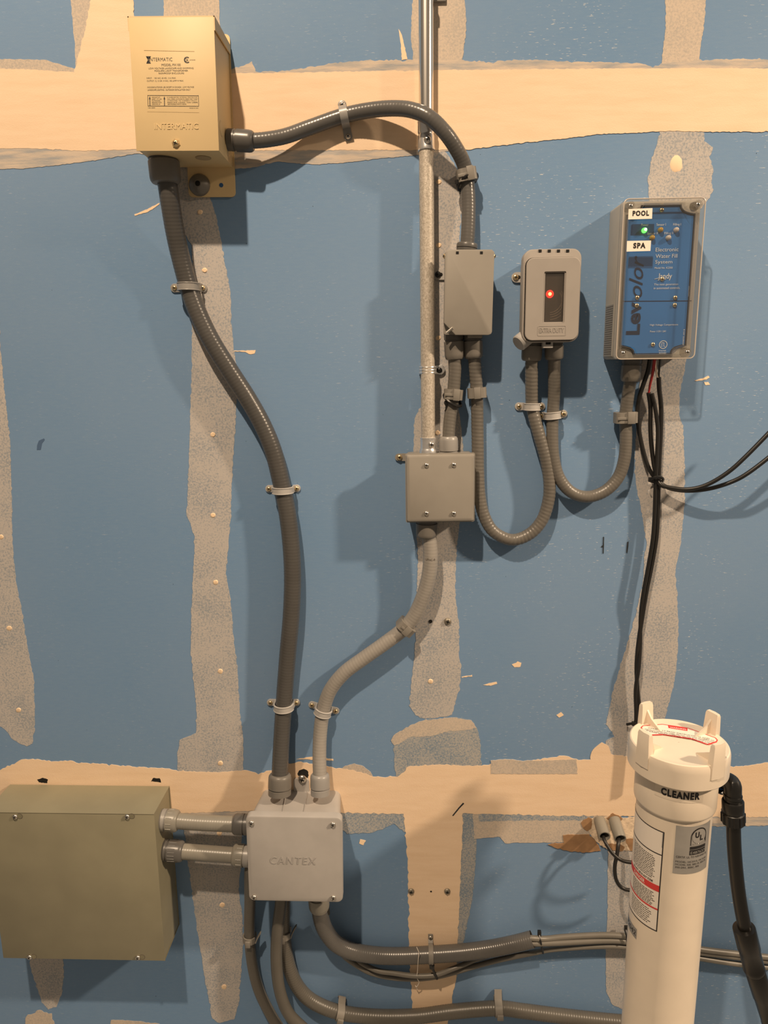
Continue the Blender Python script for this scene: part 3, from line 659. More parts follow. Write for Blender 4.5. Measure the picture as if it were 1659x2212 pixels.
bm = NB(); holed(bm, [[(x, y, z) for x, z in o_] for o_, y in ((S1, -.064), (S0, -D-.0003), (step_outline(iw+.0016, ih+.0016, cw, ch), -D-.0003))]); part('lid_step', bm, 'clear_rim', B4)
for sx in (-1, 1):
    for sz in (-1, 1):
        x, z = sx*(w/2-.0115), sz*(h/2-.0105)
        bm = NB(); lathe(bm, (x, -.060, z), (0, -1, 0), [(.0072, 0), (.0062, D-.0605), (.0045, D-.0605), (.0040, D-.064)], 18); bo = part('screw_boss', bm, 'clear_rim', B4)
        part('screw', screw_bm(.0036, (x, -D+.003, z)), ['steel', 'hole'], bo)
dp = .0617
for x, y in ((1429, 454), (1376, 643), (1458, 643), (1375, 660), (1457, 659), (1410, 744), (1430, 603)):
    q = loc(B4, x, y, dp); screw(B4, q.x, -dp-.0008, q.z, .0034, ('brass', 'hole'))
bm = NB(); quad_px(bm, B4, ((1345, 650), (1494, 649), (1494, 650.6), (1345, 651.6)), dp+.0002); part('panel_seam', bm, 'ink_navy', B4, angle=0)
for pts in (((1359, 556), (1411, 556), (1410, 578.5), (1357, 578.5)), ((1366, 484), (1413, 484), (1412, 508), (1364, 508))): bm = NB(); quad_px(bm, B4, pts, dp+.0002); part('sticker_shadow', bm, 'lev_dkblue', B4, angle=0)  # shadows of the two lid stickers, painted on the panel in darker blue
letter(B4, 'Lev', (1352, 652, 1386, 723), dp+.0002, 'ink_navy', bold=.03, up=True)
letter(B4, 'olor', (1357, 552, 1392, 643), dp+.0002, 'ink_navy', shear=.35, up=True)
for s, r in (('Electronic', (1416, 534.5, 1466, 543.5)), ('Water Fill', (1416, 548.5, 1463.5, 557.5)), ('System', (1415, 561.5, 1452.5, 572)), ('Model No. K2300', (1414, 576, 1453, 581)),
             ('The next generation', (1412.5, 611.5, 1465, 618)), ('in automated controls.', (1412, 619, 1469, 625)), ('Sensor I', (1418, 482, 1438.5, 488)), ('Filling I', (1454, 482, 1471, 489)),
             ('Power', (1385, 483, 1401, 488.5)), ('Sensor II', (1398, 501.5, 1421, 507)), ('Filling II', (1435, 501, 1454, 508)), ('High Voltage Compartment', (1404, 699, 1465, 705)), ('Power 115V / 24V', (1404, 713.5, 1439, 718)),
             ('Intertek', (1423, 755.5, 1439, 759)), ('3033401', (1423, 760.5, 1439, 764)), ('ETL', (1428, 740, 1437, 749))):
    letter(B4, s, r, dp+.0002, 'ink_white')
letter(B4, 'Jandy', (1421, 590, 1452, 606), dp+.0002, 'ink_white', bold=.01)
letter(B4, 'H0657200', (1486, 618, 1490.5, 640), dp+.0002, 'ink_white', up=True); letter(B4, 'H0308700_REV.B', (1474, 711, 1480, 747), dp+.0002, 'ink_white', up=True)
bm = NB(); q = loc(B4, 1432.5, 744.5, dp)
lathe(bm, (q.x, -dp-.0001, q.z), (0, -1, 0), [(.0066, 0), (.0066, .0003), (.0056, .0003), (.0056, 0)], 28, cap0=False, cap1=False); part('certification_mark', bm, 'ink_white', B4)
bm = NB(); a_ = [loc(B4, x, y, dp+.0003) for x, y in ((1414, 603), (1424, 601), (1434, 603.5), (1439, 603))]; tube(bm, spline(a_, .002), .0004, 6); part('wave_mark', bm, 'ink_white', B4)
for x, y, m_ in ((1393, 497, 'led_green'), (1428, 496, 'led_amber'), (1462, 496, 'led_clear'), (1410, 513, 'led_amber'), (1445, 513, 'led_clear')):
    q = loc(B4, x, y, .066); bm = NB(); lathe(bm, (q.x, -dp, q.z), (0, -1, 0), [(.0040, 0), (.0040, .002), (.0037, .0045), (.0028, .006), (.0012, .0068)], 18)
    L_ = part('indicator_led', bm, m_, B4, label=('lit green' if 'green' in m_ else 'unlit amber' if 'amber' in m_ else 'unlit clear')+' indicator lamp')
    if m_ == 'led_green': bm = NB(); lathe(bm, (q.x+.0005, -dp-.0068, q.z+.0006), (0, -1, 0), [(.0022, 0), (.0008, .0005)], 14); part('lit_core', bm, 'led_core', L_)
for s, c4, tr_ in (('POOL', ((1358, 451.5), (1409.5, 449.5), (1408.5, 472.5), (1357, 474)), (1366, 454.5, 1402.5, 467)), ('SPA', ((1354.5, 520.5), (1406.5, 519.5), (1405, 542), (1353.5, 543.5)), (1367.5, 524, 1395, 537))):
    bm = NB(); f = [loc(B4, x, y, D+.0004) for x, y in c4]; loft(bm, [[p+Vector((0, .0004, 0)) for p in f], f]); st = part('name_sticker', bm, 'sticker', B4, angle=0)
    letter(st, s, tr_, D+.0004, 'ink', bold=.055, space=1.22)
bm = NB(); box(bm, -w/2-.0002, -w/2+.001, -.052, -.006, -h/2+.006, -h/2+.088); NT = part('side_notice', bm, mat('grey_side_notice', (.25, .25, .24), .6), B4)
bm = NB()
for k in range(22):
    z = -h/2+.009+k*.0036; y = -.049
    while y < -.010:
        l = min(random.uniform(.003, .009), -.009-y); vs = [bm.verts.new((-w/2-.0004, y+i*l, z+j*.0013)) for i, j in ((0, 0), (1, 0), (1, 1), (0, 1))]; bm.faces.new(vs); y += l+.0012
part('notice_print', bm, 'ink_grey', NT, angle=0, kind='stuff')

# -- big olive box ----------------------------------------------------
D = .092
ctr, ang, w, h = boxframe((-31, 1757), (335, 1757), (354, 2073), (5, 2072), D)
B5 = thing('pull_box', 'large olive grey metal box at the lower left corner', 'electrical box', ctr, ang)
bm = NB(); box(bm, -w/2+.001, w/2-.0015, -D+.0016, -.001, -h/2+.001, h/2-.001); part('body', bm, 'olive', B5)
bm = NB(); box(bm, -w/2, w/2, -D, -D+.0016, -h/2, h/2, .0004)
box(bm, -w/2, w/2, -D, -.003, h/2-.001, h/2+.0004); part('front_cover', bm, 'olive', B5)
bm = NB()
for z0, z1, y0, y1 in ((h/2-.002, h/2-.0008, -D+.002, -.001), (-h/2+.001, -h/2+.0022, -D+.002, -.001), (-h/2, h/2, -.003, -.001)): box(bm, w/2-.0016, w/2-.0004, y0, y1, z0, z1)
part('side_flange', bm, 'olive', B5)
KEY = mat('keyhole_shade', (.20, .185, .12), .6)
for x, y in ((33, 1764), (275, 1764), (64, 2067), (298, 2068)):
    q = loc(B5, x, y, D); screw(B5, q.x, -D-.0009, q.z, .0050, rot=.2)
    bm = NB(); lathe(bm, (q.x+.0085, -D, q.z+.001), (0, -1, 0), [(.0056, 0), (.0056, .0003), (.0049, .0003), (.0049, 0)], 20, cap0=False, cap1=False)
    part('keyhole_rim', bm, 'ink_grey', B5)
    bm = NB(); lathe(bm, (q.x+.0085, -D, q.z+.001), (0, -1, 0), [(.0049, 0), (.0049, .00015)], 20); part('keyhole', bm, KEY, B5)

# -- moulded pvc junction box -----------------------------------------
D = .102
ctr, ang, w, h = boxframe((530, 1765), (742, 1765), (737, 1949), (538, 1947), D)
B6 = thing('pvc_junction_box', 'pale grey moulded plastic junction box with four cover screws, bottom centre', 'electrical box', ctr, ang)
bm = NB()
loft(bm, [[(x, -y, z) for x, z in rr(w*s_, h*s_, .012)] for y, s_ in ((.001, .875), (.010, .880), (.060, .925), (.088, .955))]); part('body', bm, 'pvc', B6)
bm = NB(); slab(bm, rr(w, h, .010), -.086, -D, .0028); part('cover', bm, 'pvc', B6)
for x, y in ((543, 1778), (719, 1781), (549, 1938), (720, 1939)):
    q = loc(B6, x, y, D); screw(B6, q.x, -D-.0007, q.z, .0052, rot=.4)
bm = NB()
for x in (618, 664):
    a = loc(B6, x-8, 1756, .086); b = loc(B6, x, 1712, .01)
    cyl(bm, (a.x, -.084, h*.955/2+.0002), (b.x, -.006, h*.88/2+.0002), .0010, 8)
part('moulding_ridge', bm, 'pvc', B6)
bm = NB(); slab(bm, rr(.030, .034, .006, loc(B6, 652, 1690, 0).x, h*.44+.010), -.0015, -.0070); MT = part('mounting_tab', bm, 'pvc', B6)
q = loc(B6, 653, 1682, .007); part('screw', screw_bm(.0085, (q.x, -.0078, q.z)), ['steel', 'hole'], MT)
letter(B6, 'CANTEX', (584, 1852, 683, 1866), D, 'pvc', emboss=.0005, shear=.15, bold=.01, space=1.25, name='embossed_lettering')

# ------------------------------------------------------------------ conduits
def path(pts, step=.0013):
    """pts: (px, py, d) along the run"""
    return spline([P(*p) for p in pts], step)
def fitting(parent, o, axis, r, L, mts=('fit_grey', 'fit_dark'), R=1.5, ribs=0, tail=True):
    """liquid-tight connector: lock ring on the box, barrel, ribbed dome nut down to the jacket (radius r)"""
    o = Vector(o); a = Vector(axis).normalized()
    bm = NB(); lathe(bm, o-a*.003, a, [(r*R*.98, 0), (r*R*.98, .20*L+.003), (r*R*.90, .22*L+.003), (r*R*.9, .3*L+.003)], 28)
    part('connector_body', bm, mts[1], parent, world=True)
    bm = NB(); lathe(bm, o, a, [(r*R*.86, .26*L), (r*R, .29*L), (r*R*1.0, .45*L), (r*R*.985, .80*L), (r*R*.95, .90*L), (r*R*.86, .97*L), (r*1.10, L), (r*1.0, L)], 28)
    if ribs:
        _, u, v = frame_of(a)
        for k in range(ribs):
            t = 2*math.pi*k/ribs; n = u*math.cos(t)+v*math.sin(t)
            cyl(bm, o+a*.34*L+n*r*R*.985, o+a*.68*L+n*r*R*.985, r*.07, 6)
    part('connector_nut', bm, mts[0], parent, world=True)
def conduit(label, pts, r, mt, rib=.05, pitch=.0055, start=None, end=None, seg=22, name='flexible_conduit', cap=True, inner=False, group='flexible conduits'):
    pp = path(pts, pitch/4.2 if rib else .004)
    base = P(pts[0][0], pts[0][1], 0)
    t = thing(name, label, 'conduit', base, group=group)
    bm = NB(); T = tube(bm, pp, r, seg, rib, pitch, cap=not inner)
    if inner:                                                   # open cut end: give the jacket a wall
        k = len(pp); tube(bm, [pp[i] for i in range(max(0, k-30), k)], r*.84, seg, cap=False)
        f, u, v = pp[-1], None, None
        ring = [w for w in bm.verts if (w.co-pp[-1]).length < r*1.25]
    part('jacket', bm, mt, t, world=True, angle=60)
    if start: fitting(t, pp[0], T[0], r, **start)
    if end: fitting(t, pp[-1], -T[-1], r, **end)
    return t, pp, T
def Rp(x, y, d, w): return RAD(x, y, d, w)

# dark S-curve on the left
rA = Rp(600, 1000, .02, 38)
A_, ppA, TA = conduit('long charcoal flexible conduit curving down from the cream transformer box', [(352, 330, .050), (354, 350, .050), (362, 400, .048), (368, 440, .044), (378, 500, .034), (390, 555, .024), (408, 622, .0185), (427, 675, .020), (456, 735, .022), (496, 800, .022), (536, 862, .021), (569, 922, .0195), (592, 980, .0185), (609, 1050, .0180), (621, 1110, .0195), (629, 1180, .021), (632, 1250, .022), (629, 1330, .022), (621, 1420, .020), (613, 1522, .0185), (608, 1600, .026), (605, 1660, .038), (604, 1712, .046)],
    rA, 'con_dark', .02, .0056, start=dict(L=.046, R=1.58, mts=('fit_grey', 'fit_dark')), end=dict(L=.036, R=1.42, mts=('fit_grey', 'fit_grey')))
# arch from the transformer to the switch box
rB = Rp(740, 250, .03, 31.5)
B_, ppB, TB = conduit('dark grey flexible conduit arching across the wide peach band to the switch box', [(497, 302, .038), (512, 303, .038), (545, 304, .036), (580, 301, .032), (620, 293, .026), (670, 275, .019), (742, 250, .0150), (800, 238, .021), (850, 234, .031), (890, 238, .042), (928, 254, .0505), (962, 287, .048), (986, 322, .038), (1001, 352, .028), (1008, 382, .021), (1012, 430, .022), (1012, 480, .025), (1010, 520, .027), (1008, 540, .027)],
    rB, 'con_mid', .016, .0052, start=dict(L=.038, R=1.45, mts=('fit_dark', 'fit_dark')), end=dict(L=.011, R=1.5, mts=('fit_dark', 'fit_dark')))
# short link between the switch box and the junction box
rD = Rp(975, 850, .03, 27)
D_, ppD, TD = conduit('short grey flexible conduit linking the switch box to the square junction box', [(980, 722, .026), (981, 745, .026), (983, 790, .026), (979, 852, .023), (972, 905, .026), (969, 950, .030), (969, 985, .030)],
    rD, 'con_grey', .03, .0058, start=dict(L=.042, R=1.58, mts=('fit_grey', 'fit_dark')), end=dict(L=.034, R=1.55, mts=('fit_pale', 'fit_pale')))
rE = Rp(1030, 900, .02, 26.5)
E_, ppE, TE = conduit('ribbed grey flexible conduit in a deep loop from switch box to timer box', [(1021, 722, .026), (1022, 745, .026), (1026, 790, .024), (1030, 848, .019), (1031, 900, .016), (1032, 960, .015), (1033, 1020, .015), (1036, 1070, .016), (1045, 1112, .017), (1066, 1148, .018), (1105, 1166, .018), (1143, 1154, .018), (1170, 1125, .018), (1184, 1085, .018), (1187, 1045, .018), (1180, 995, .018), (1166, 945, .018), (1155, 905, .017), (1149, 870, .016), (1148, 800, .026), (1149, 755, .030), (1150, 735, .030)],
    rE, 'con_grey', .06, .0064, start=dict(L=.040, R=1.52, mts=('fit_grey', 'fit_dark')), end=dict(L=.034, R=1.62, mts=('fit_grey', 'fit_dark')))
rF = Rp(1200, 950, .02, 26)
F_, ppF, TF = conduit('grey flexible conduit in a shallow loop from timer box to blue panel controller', [(1197, 735, .030), (1197, 755, .030), (1197, 800, .026), (1197, 850, .018), (1194, 898, .015), (1193, 945, .017), (1196, 990, .018), (1208, 1032, .018), (1234, 1063, .018), (1270, 1073, .018), (1308, 1060, .018), (1336, 1030, .018), (1349, 990, .018), (1352, 945, .018), (1351, 902, .019), (1357, 850, .026), (1363, 810, .030), (1366, 775, .030)],
    rF, 'con_grey', .03, .0056, start=dict(L=.032, R=1.5, mts=('fit_grey', 'fit_dark')), end=dict(L=.038, R=1.62, mts=('fit_grey', 'fit_dark')))
rG = Rp(850, 1380, .03, 31)
G_, ppG, TG = conduit('pale grey flexible conduit sweeping from square junction box down to the pvc box', [(922, 1118, .030), (922, 1135, .030), (928, 1170, .030), (930, 1205, .030), (926, 1245, .028), (915, 1285, .025), (896, 1328, .021), (872, 1358, .019), (832, 1389, .021), (784, 1423, .022), (744, 1453, .022), (714, 1490, .020), (699, 1532, .0175), (692, 1580, .021), (690, 1630, .030), (691, 1675, .040), (692, 1712, .046)],
    rG, 'con_light', .018, .0058, start=dict(L=.036, R=1.45, mts=('fit_grey', 'fit_dark')), end=dict(L=.036, R=1.42, mts=('fit_pale', 'fit_pale')))
def tube_text(parent, pp, TT, px, py, d, r, s, wpx, hpx):
    q = P(px, py, d); i = min(range(len(pp)), key=lambda k: (pp[k]-q).length); p, t = pp[i], TT[i]
    up = t if t.z > 0 else -t; n = CAM-p; n = (n-up*n.dot(up)).normalized(); sd = up.cross(n)
    m = 2*RAD(px, py, d, 1); bm = text_mesh(s); fit(bm, -wpx*m/2, wpx*m/2, -hpx*m/2, hpx*m/2, 0, 0)
    for v in bm.verts: a = v.co.x/r; v.co = p+up*v.co.z+(n*math.cos(a)+sd*math.sin(a))*(r*1.03)
    return part('jacket_print', bm, 'ink_grey', parent, world=True, angle=0)
tube_text(G_, ppG, TG, 930, 1204, .030, rG, 'LFNC-B', 21, 4.5)
# two stubs between the big box and the pvc box
rH = Rp(450, 1778, .045, 33)
H1, ppH, _ = conduit('upper of the two short conduits between the olive box and the pvc box', [(352, 1771, .050), (365, 1772, .050), (430, 1777, .050), (500, 1780, .050), (536, 1781, .050)],
    rH, 'con_beige', .010, .0048, start=dict(L=.030, R=1.42, mts=('con_beige', 'fit_pale'), ribs=12), end=dict(L=.028, R=1.35, mts=('fit_dark', 'fit_dark')))
H2, ppH2, _ = conduit('lower of the two short conduits between the olive box and the pvc box', [(352, 1836, .050), (365, 1837, .050), (430, 1842, .050), (500, 1847, .050), (536, 1849, .050)],
    rH, 'con_beige', .010, .0048, start=dict(L=.040, R=1.40, mts=('fit_dark', 'fit_dark'), ribs=20), end=dict(L=.030, R=1.42, mts=('con_beige', 'fit_pale'), ribs=12))
# three runs leaving the pvc box below
rI = Rp(545, 2050, .03, 23.5)
I1, ppI1, TI1 = conduit('thin brown grey conduit below the pvc box, leftmost of the three', [(566, 1866, .052), (552, 1867, .052), (542, 1875, .051), (540, 1890, .048), (540, 1950, .032), (539, 2010, .022), (544, 2075, .018), (558, 2135, .018), (584, 2190, .018), (615, 2240, .018)],
    rI, 'con_low', .012, .0055)
rI2 = Rp(600, 2050, .045, 25)
I2, ppI2, TI2 = conduit('smooth brown grey conduit below the pvc box, bending out of frame between two others', [(606, 1905, .045), (607, 1945, .045), (601, 1995, .045), (597, 2050, .046), (599, 2105, .048), (607, 2150, .048), (624, 2190, .047), (655, 2222, .046), (690, 2250, .045)],
    rI2, 'con_low', .012, .0055)
rI3 = Rp(800, 2190, .02, 29)
I3, ppI3, TI3 = conduit('ribbed grey conduit running right along the bottom edge through two tall clips', [(613, 1905, .018), (612, 1960, .017), (612, 2010, .017), (617, 2055, .017), (628, 2100, .018), (648, 2138, .018), (680, 2166, .018), (735, 2187, .018), (812, 2196, .018), (900, 2195, .018), (980, 2185, .018), (1073, 2178, .018), (1130, 2184, .018), (1200, 2193, .018), (1300, 2204, .018), (1400, 2213, .018), (1470, 2220, .018)],
    rI3, 'con_low', .032, .0052)
rJ = Rp(850, 2062, .02, 34)
J_, ppJ, TJ = conduit('thick charcoal conduit below the pvc box ending in a cut open end', [(687, 1925, .050), (689, 1950, .050), (694, 1985, .044), (706, 2015, .034), (728, 2040, .026), (762, 2055, .021), (810, 2063, .0195), (860, 2065, .0190), (930, 2062, .0190), (1000, 2057, .0195), (1060, 2049, .022), (1110, 2039, .025), (1150, 2029, .028)],
    rJ, 'con_mid', .02, .0046, start=dict(L=.040, R=1.28, mts=('con_beige', 'fit_grey')), inner=True)

# steel tube
rC = Rp(925, 600, .02, 31)
TC_ = thing('steel_conduit_pipe', 'straight galvanised steel conduit pipe running down from the top edge', 'pipe', P(925, 978, 0))
top, cpl0, cpl1, bot = P(920, -60, .022), P(920, 268, .022), P(921, 318, .022), P(925, 985, .030)
mid = bot.lerp(top, .70)
cyl(b := NB(), cpl1, top, rC*.97, 28); part('upper_pipe', b, 'emt', TC_, world=True, label='shiny upper length of pipe')
b = NB(); cyl(b, bot, cpl1, rC, 28); part('lower_pipe', b, 'emt_dusty', TC_, world=True, label='dull dusty lower length of pipe')
ax = (cpl0-cpl1).normalized(); L = (P(920, 262, .022)-P(921, 326, .022)).length
o = P(921, 326, .022)
b = NB(); lathe(b, o, ax, [(rC*1.0, 0), (rC*1.15, .0005), (rC*1.17, .003), (rC*1.10, .006), (rC*1.10, L*.50), (rC*1.02, L*.54), (rC*1.02, L*.58), (rC*1.10, L*.62), (rC*1.10, L*.93), (rC*1.15, L*.95), (rC*1.15, L*.995), (rC*.98, L)], 30)
CP = part('coupling', b, 'zinc', TC_, world=True)
for px, py in ((922, 307), (921, 268)):
    p = P(px, py, .022)+Vector((.0005, -rC*1.10, 0)); screw_ = part('set_screw', (lambda bm_: (bm_.transform(root_matrix(TC_).inverted()), bm_)[1])(screw_bm(.0058, p)), ['steel', 'hole'], CP)
ob = P(925, 977, .0295); axb = (top-bot).normalized()
b = NB(); lathe(b, ob, axb, [(rC*1.30, -.002), (rC*1.30, .003), (rC*1.18, .006), (rC*1.12, .008), (rC*1.12, .0235), (rC*1.16, .024), (rC*1.16, .0255), (rC*.98, .0258)], 30)
CN = part('connector', b, 'zinc', TC_, world=True)
p = P(930, 959, .030)+Vector((.001, -rC*1.05, 0)); part('set_screw', (lambda bm_: (bm_.transform(root_matrix(TC_).inverted()), bm_)[1])(screw_bm(.0052, p, (.2, -1, 0))), ['steel', 'hole'], CN)

# ------------------------------------------------------------------ straps and clips
def basis_at(zdir):
    z = Vector(zdir).normalized(); y = Vector((0, 1, 0)); x = y.cross(z).normalized(); z = x.cross(y).normalized()
    return Matrix((x, y, z)).transposed()
def strap(label, e0, e1, r, pp, mt='strap', bw=.012, scr=('brass', 'hole'), ridge=True, sr=.0042):
    """two-hole strap: ears on the wall at the two pixels, saddle over the conduit between"""
    a, b = P(e0[0], e0[1], .003), P(e1[0], e1[1], .003); a.y = b.y = 0
    m_ = (a+b)/2; x = (b-a).normalized(); z = x.cross(Vector((0, 1, 0))).normalized()
    c = min(pp, key=lambda q: abs((q-m_).dot(z))*3+(Vector((q.x, 0, q.z))-m_).length)
    h = max(-c.y, r); o0 = m_+x*(c-m_).dot(x)
    la, lb = (a-o0).dot(x), (b-o0).dot(x)
    t = thing('conduit_strap', label, 'strap', o0, group='two-hole conduit straps', basis=Matrix((x, Vector((0, 1, 0)), z)).transposed())
    th = .0022; rr0, rr1 = r*1.02+.0007, r*1.02+.0007+th
    inn, out = [(-rr0, 0), (-rr0, -h*.6)], [(-rr1-.001, 0), (-rr1, -h*.6)]
    for k in range(17):
        an = math.pi-math.pi*k/16
        inn.append((rr0*math.cos(an), -h-rr0*math.sin(an))); out.append((rr1*math.cos(an), -h-rr1*math.sin(an)))
    inn += [(rr0, -h*.6), (rr0, 0)]; out += [(rr1, -h*.6), (rr1+.001, 0)]
    bm = NB()
    loft(bm, [[(p[0], p[1], zz) for p in inn+out[::-1]] for zz in (-bw/2, bw/2)], True, True)
    if ridge:
        for zz in (-bw/2+.0009, bw/2-.0009):
            tube(bm, [Vector((rr1*math.cos(math.pi-math.pi*k/16), -h-rr1*math.sin(math.pi-math.pi*k/16), zz)) for k in range(17)], .0009, 8)
    er = bw*.56
    for s, L in ((-1, -la), (1, lb)):
        o = [(s*(r+.0005), -er*.9), ] + [(s*(L+er*math.cos(q)), er*math.sin(q)) for q in [math.radians(v) for v in range(-80, 81, 20)]] + [(s*(r+.0005), er*.9)]
        slab(bm, o, -.0004, -.0030, .0006)
    part('band', bm, mt, t)
    for L in (la, lb): part('screw', screw_bm(sr, (L, -.0036, 0), rot=.3+L*40), list(scr), t)
    return t
strap('grey conduit strap high on the charcoal conduit, one screw dark', (377, 622), (438, 622), rA, ppA, 'fit_pale', .013)
strap('grey conduit strap at mid height on the charcoal conduit', (581, 1056), (641, 1055), rA, ppA, 'strap', .012)
strap('grey conduit strap low on the charcoal conduit, left of a twin strap', (584, 1518), (640, 1518), rA, ppA, 'strap', .0125)
strap('grey conduit strap low on the pale conduit, right of a twin strap', (674, 1523), (725, 1536), rG, ppG, 'strap', .0125)
strap('small grey strap holding the ribbed conduit under the timer box', (1121, 878), (1169, 878), rE, ppE, 'strap', .0125)
strap('small grey strap on the conduit just below and right of another strap', (1168, 899), (1217, 894), rF, ppF, 'strap', .0125)
strap('metal two-hole strap upright on the arching conduit over the peach band', (739, 226), (752, 295), rB, ppB, 'fit_pale', .0125, scr=('steel', 'hole'), ridge=False)

def near(pp, TT, px, py, d):
    q = P(px, py, d); i = min(range(len(pp)), key=lambda k: (pp[k]-q).length); return pp[i], TT[i]
def clip(label, pp, TT, px, py, d, r, bw=.018, mt='clip', latch=1, wide=1.0):
    """snap clip: base on the wall, squarish collar round the conduit, latch on the front"""
    p, t = near(pp, TT, px, py, d); bs = basis_at(t if t.z > 0 else -t)
    o = thing('conduit_clip', label, 'clip', Vector((p.x, 0, p.z)), group='snap conduit clips', basis=bs)
    h = -p.y; ro, ri = r+.0042, r+.0008; W = ro*wide
    bm = NB()
    a = [(x, z-h) for x, z in rr(2*W, 2*ro, ro*.45, 0, 0, 4)]; b_ = [(ri*math.cos(math.atan2(z+h, x)), -h+ri*math.sin(math.atan2(z+h, x))) for x, z in a]
    ra = [[(x, y, zz) for x, y in q] for q, zz in ((b_, -bw/2), (a, -bw/2), (a, bw/2), (b_, bw/2), (b_, -bw/2))]
    loft(bm, ra, False, False); part('collar', bm, mt, o)
    bm = NB(); box(bm, -W*.8, W*.8, -max(.002, h-r-.002), 0, -bw*.5, bw*.5, .0006); part('base', bm, mt, o)
    bm = NB(); lx = W*.30*latch
    box(bm, lx-W*.34, lx+W*.34, -h-ro-.0028, -h-ro+.0010, -bw*.56, bw*.56, .0005)
    box(bm, -W*.95*latch-.0002, lx, -h-ro-.0012, -h-ro+.0004, -bw*.16, bw*.10, .0003); part('latch', bm, mt, o)
    return o
clip('grey snap clip with black tie at the right end of the arching conduit', ppB, TB, 1007, 380, .022, rB, .019)
clip('grey snap clip on the short link conduit above the junction box', ppD, TD, 979, 852, .023, rD, .017, wide=1.06)
clip('grey snap clip on the looped conduit, second from the steel pipe', ppE, TE, 1030, 848, .019, rE, .017, latch=-.2, wide=1.06)
clip('wide grey snap clip under the blue panel controller', ppF, TF, 1350, 902, .019, rF, .018, wide=1.25)
clip('grey snap clip at the bend of the pale sweeping conduit', ppG, TG, 877, 1354, .019, rG, .016, latch=.6)
def open_clip(label, pp, TT, px, py, d, r, tall, arm=1):
    """open-topped clip: cradle with a flaring arm standing off the wall"""
    p, t = near(pp, TT, px, py, d); bs = basis_at(t if t.z > 0 else -t)
    o = thing('conduit_clip', label, 'clip', Vector((p.x, 0, p.z)), group='snap conduit clips', basis=bs); h = -p.y; bw = .013
    inn, out = [], []
    for k in range(19):
        an = math.radians(-30-300*k/18) if arm > 0 else math.radians(210+300*k/18)
        inn.append(((r+.0006)*math.cos(an), -h+(r+.0006)*math.sin(an))); out.append(((r+.0032)*math.cos(an), -h+(r+.0032)*math.sin(an)))
    bm = NB(); loft(bm, [[(x, y, z) for x, y in inn+out[::-1]] for z in (-bw/2, bw/2)]); part('cradle', bm, 'clip', o)
    e = (arm*(r+.0020), -h-r*.2); bm = NB(); R_ = []
    for k in range(9):                                          # flaring arm, curling up and away from the jacket
        q = k/8; x = e[0]+arm*tall*(.15*q+.85*q*q); y = e[1]-.002*q; z = -bw/2+tall*2.3*q**1.4; w_ = bw*(.95-.35*q)
        R_.append([(x-.0011, y-w_*.45, z), (x+.0011, y-w_*.45, z), (x+.0011, y+w_*.45, z), (x-.0011, y+w_*.45, z)])
    loft(bm, R_); part('arm', bm, 'clip', o)
    bm = NB(); box(bm, -r*.5, r*.5, -max(h-r, .002)-.0006, 0, -bw/2, bw/2, .0005); part('base', bm, 'clip', o)
    bm = NB(); box(bm, -r*.55, r*.35, -h-r-.0062, -h-r-.0024, -bw*.75, bw*.3, .0008); part('catch', bm, 'clip', o)
open_clip('small grey clip hanging open on the leftmost conduit below the pvc box', ppI1, TI1, 540, 2025, .020, rI, .010)
def tall_clip(label, px0, px1, r, pp, TT, px, py, d):
    """flat flexible strap clip standing up from the conduit against the wall"""
    p, t = near(pp, TT, px, py, d); o = thing('conduit_clip', label, 'clip', Vector((p.x, 0, p.z)), group='snap conduit clips', basis=basis_at((Vector((t.z, 0, -t.x)) if -t.x*1 > 0 else Vector((-t.z, 0, t.x)))))
    M3 = root_matrix(o).inverted(); h = -p.y; w = .0075
    top = M3 @ P(*px0, .004); bot = M3 @ P(*px1, h)
    ro = r+.0008; pr = [(top.z, -.0015), (r+.012, -.004), (r+.003, -h*.6)]
    pr += [(ro*math.cos(math.radians(v)), -h-ro*math.sin(math.radians(v))) for v in range(20, 161, 14)]
    pr += [(-ro, -h*.7), (-r-.006, -.003)]
    bm = NB(); th = .0026
    R_ = []
    for i, (z, y) in enumerate(pr):
        k = min(1, i/3); ww = w*(1.0-.0*k); cx = top.x*(1-k)
        R_.append([(cx-ww, y, z), (cx+ww, y, z), (cx+ww, y-th, z), (cx-ww, y-th, z)])
    loft(bm, R_); part('band', bm, 'clip', o, angle=30)
    bm = NB(); box(bm, -w*.6, w*1.1, -h-ro-.006, -h-ro-.002, -r*.7, r*.15, .0008); part('catch', bm, 'clip', o)
    bm = NB(); box(bm, -w, w, -.004, 0, -r*.6, r*1.1, .0005); part('base', bm, 'clip', o)
tall_clip('tall grey clip on the bottom conduit, nearer the pvc box', (737, 2156), (733, 2212), rI3, ppI3, TI3, 735, 2187, .018)
tall_clip('tall grey clip on the bottom conduit, nearer the white filter', (1076, 2139), (1078, 2212), rI3, ppI3, TI3, 1077, 2178, .018)
open_clip('brown grey clip in shadow behind the smooth middle conduit under the pvc box', ppI3, TI3, 614, 2015, .017, rI3, .012)
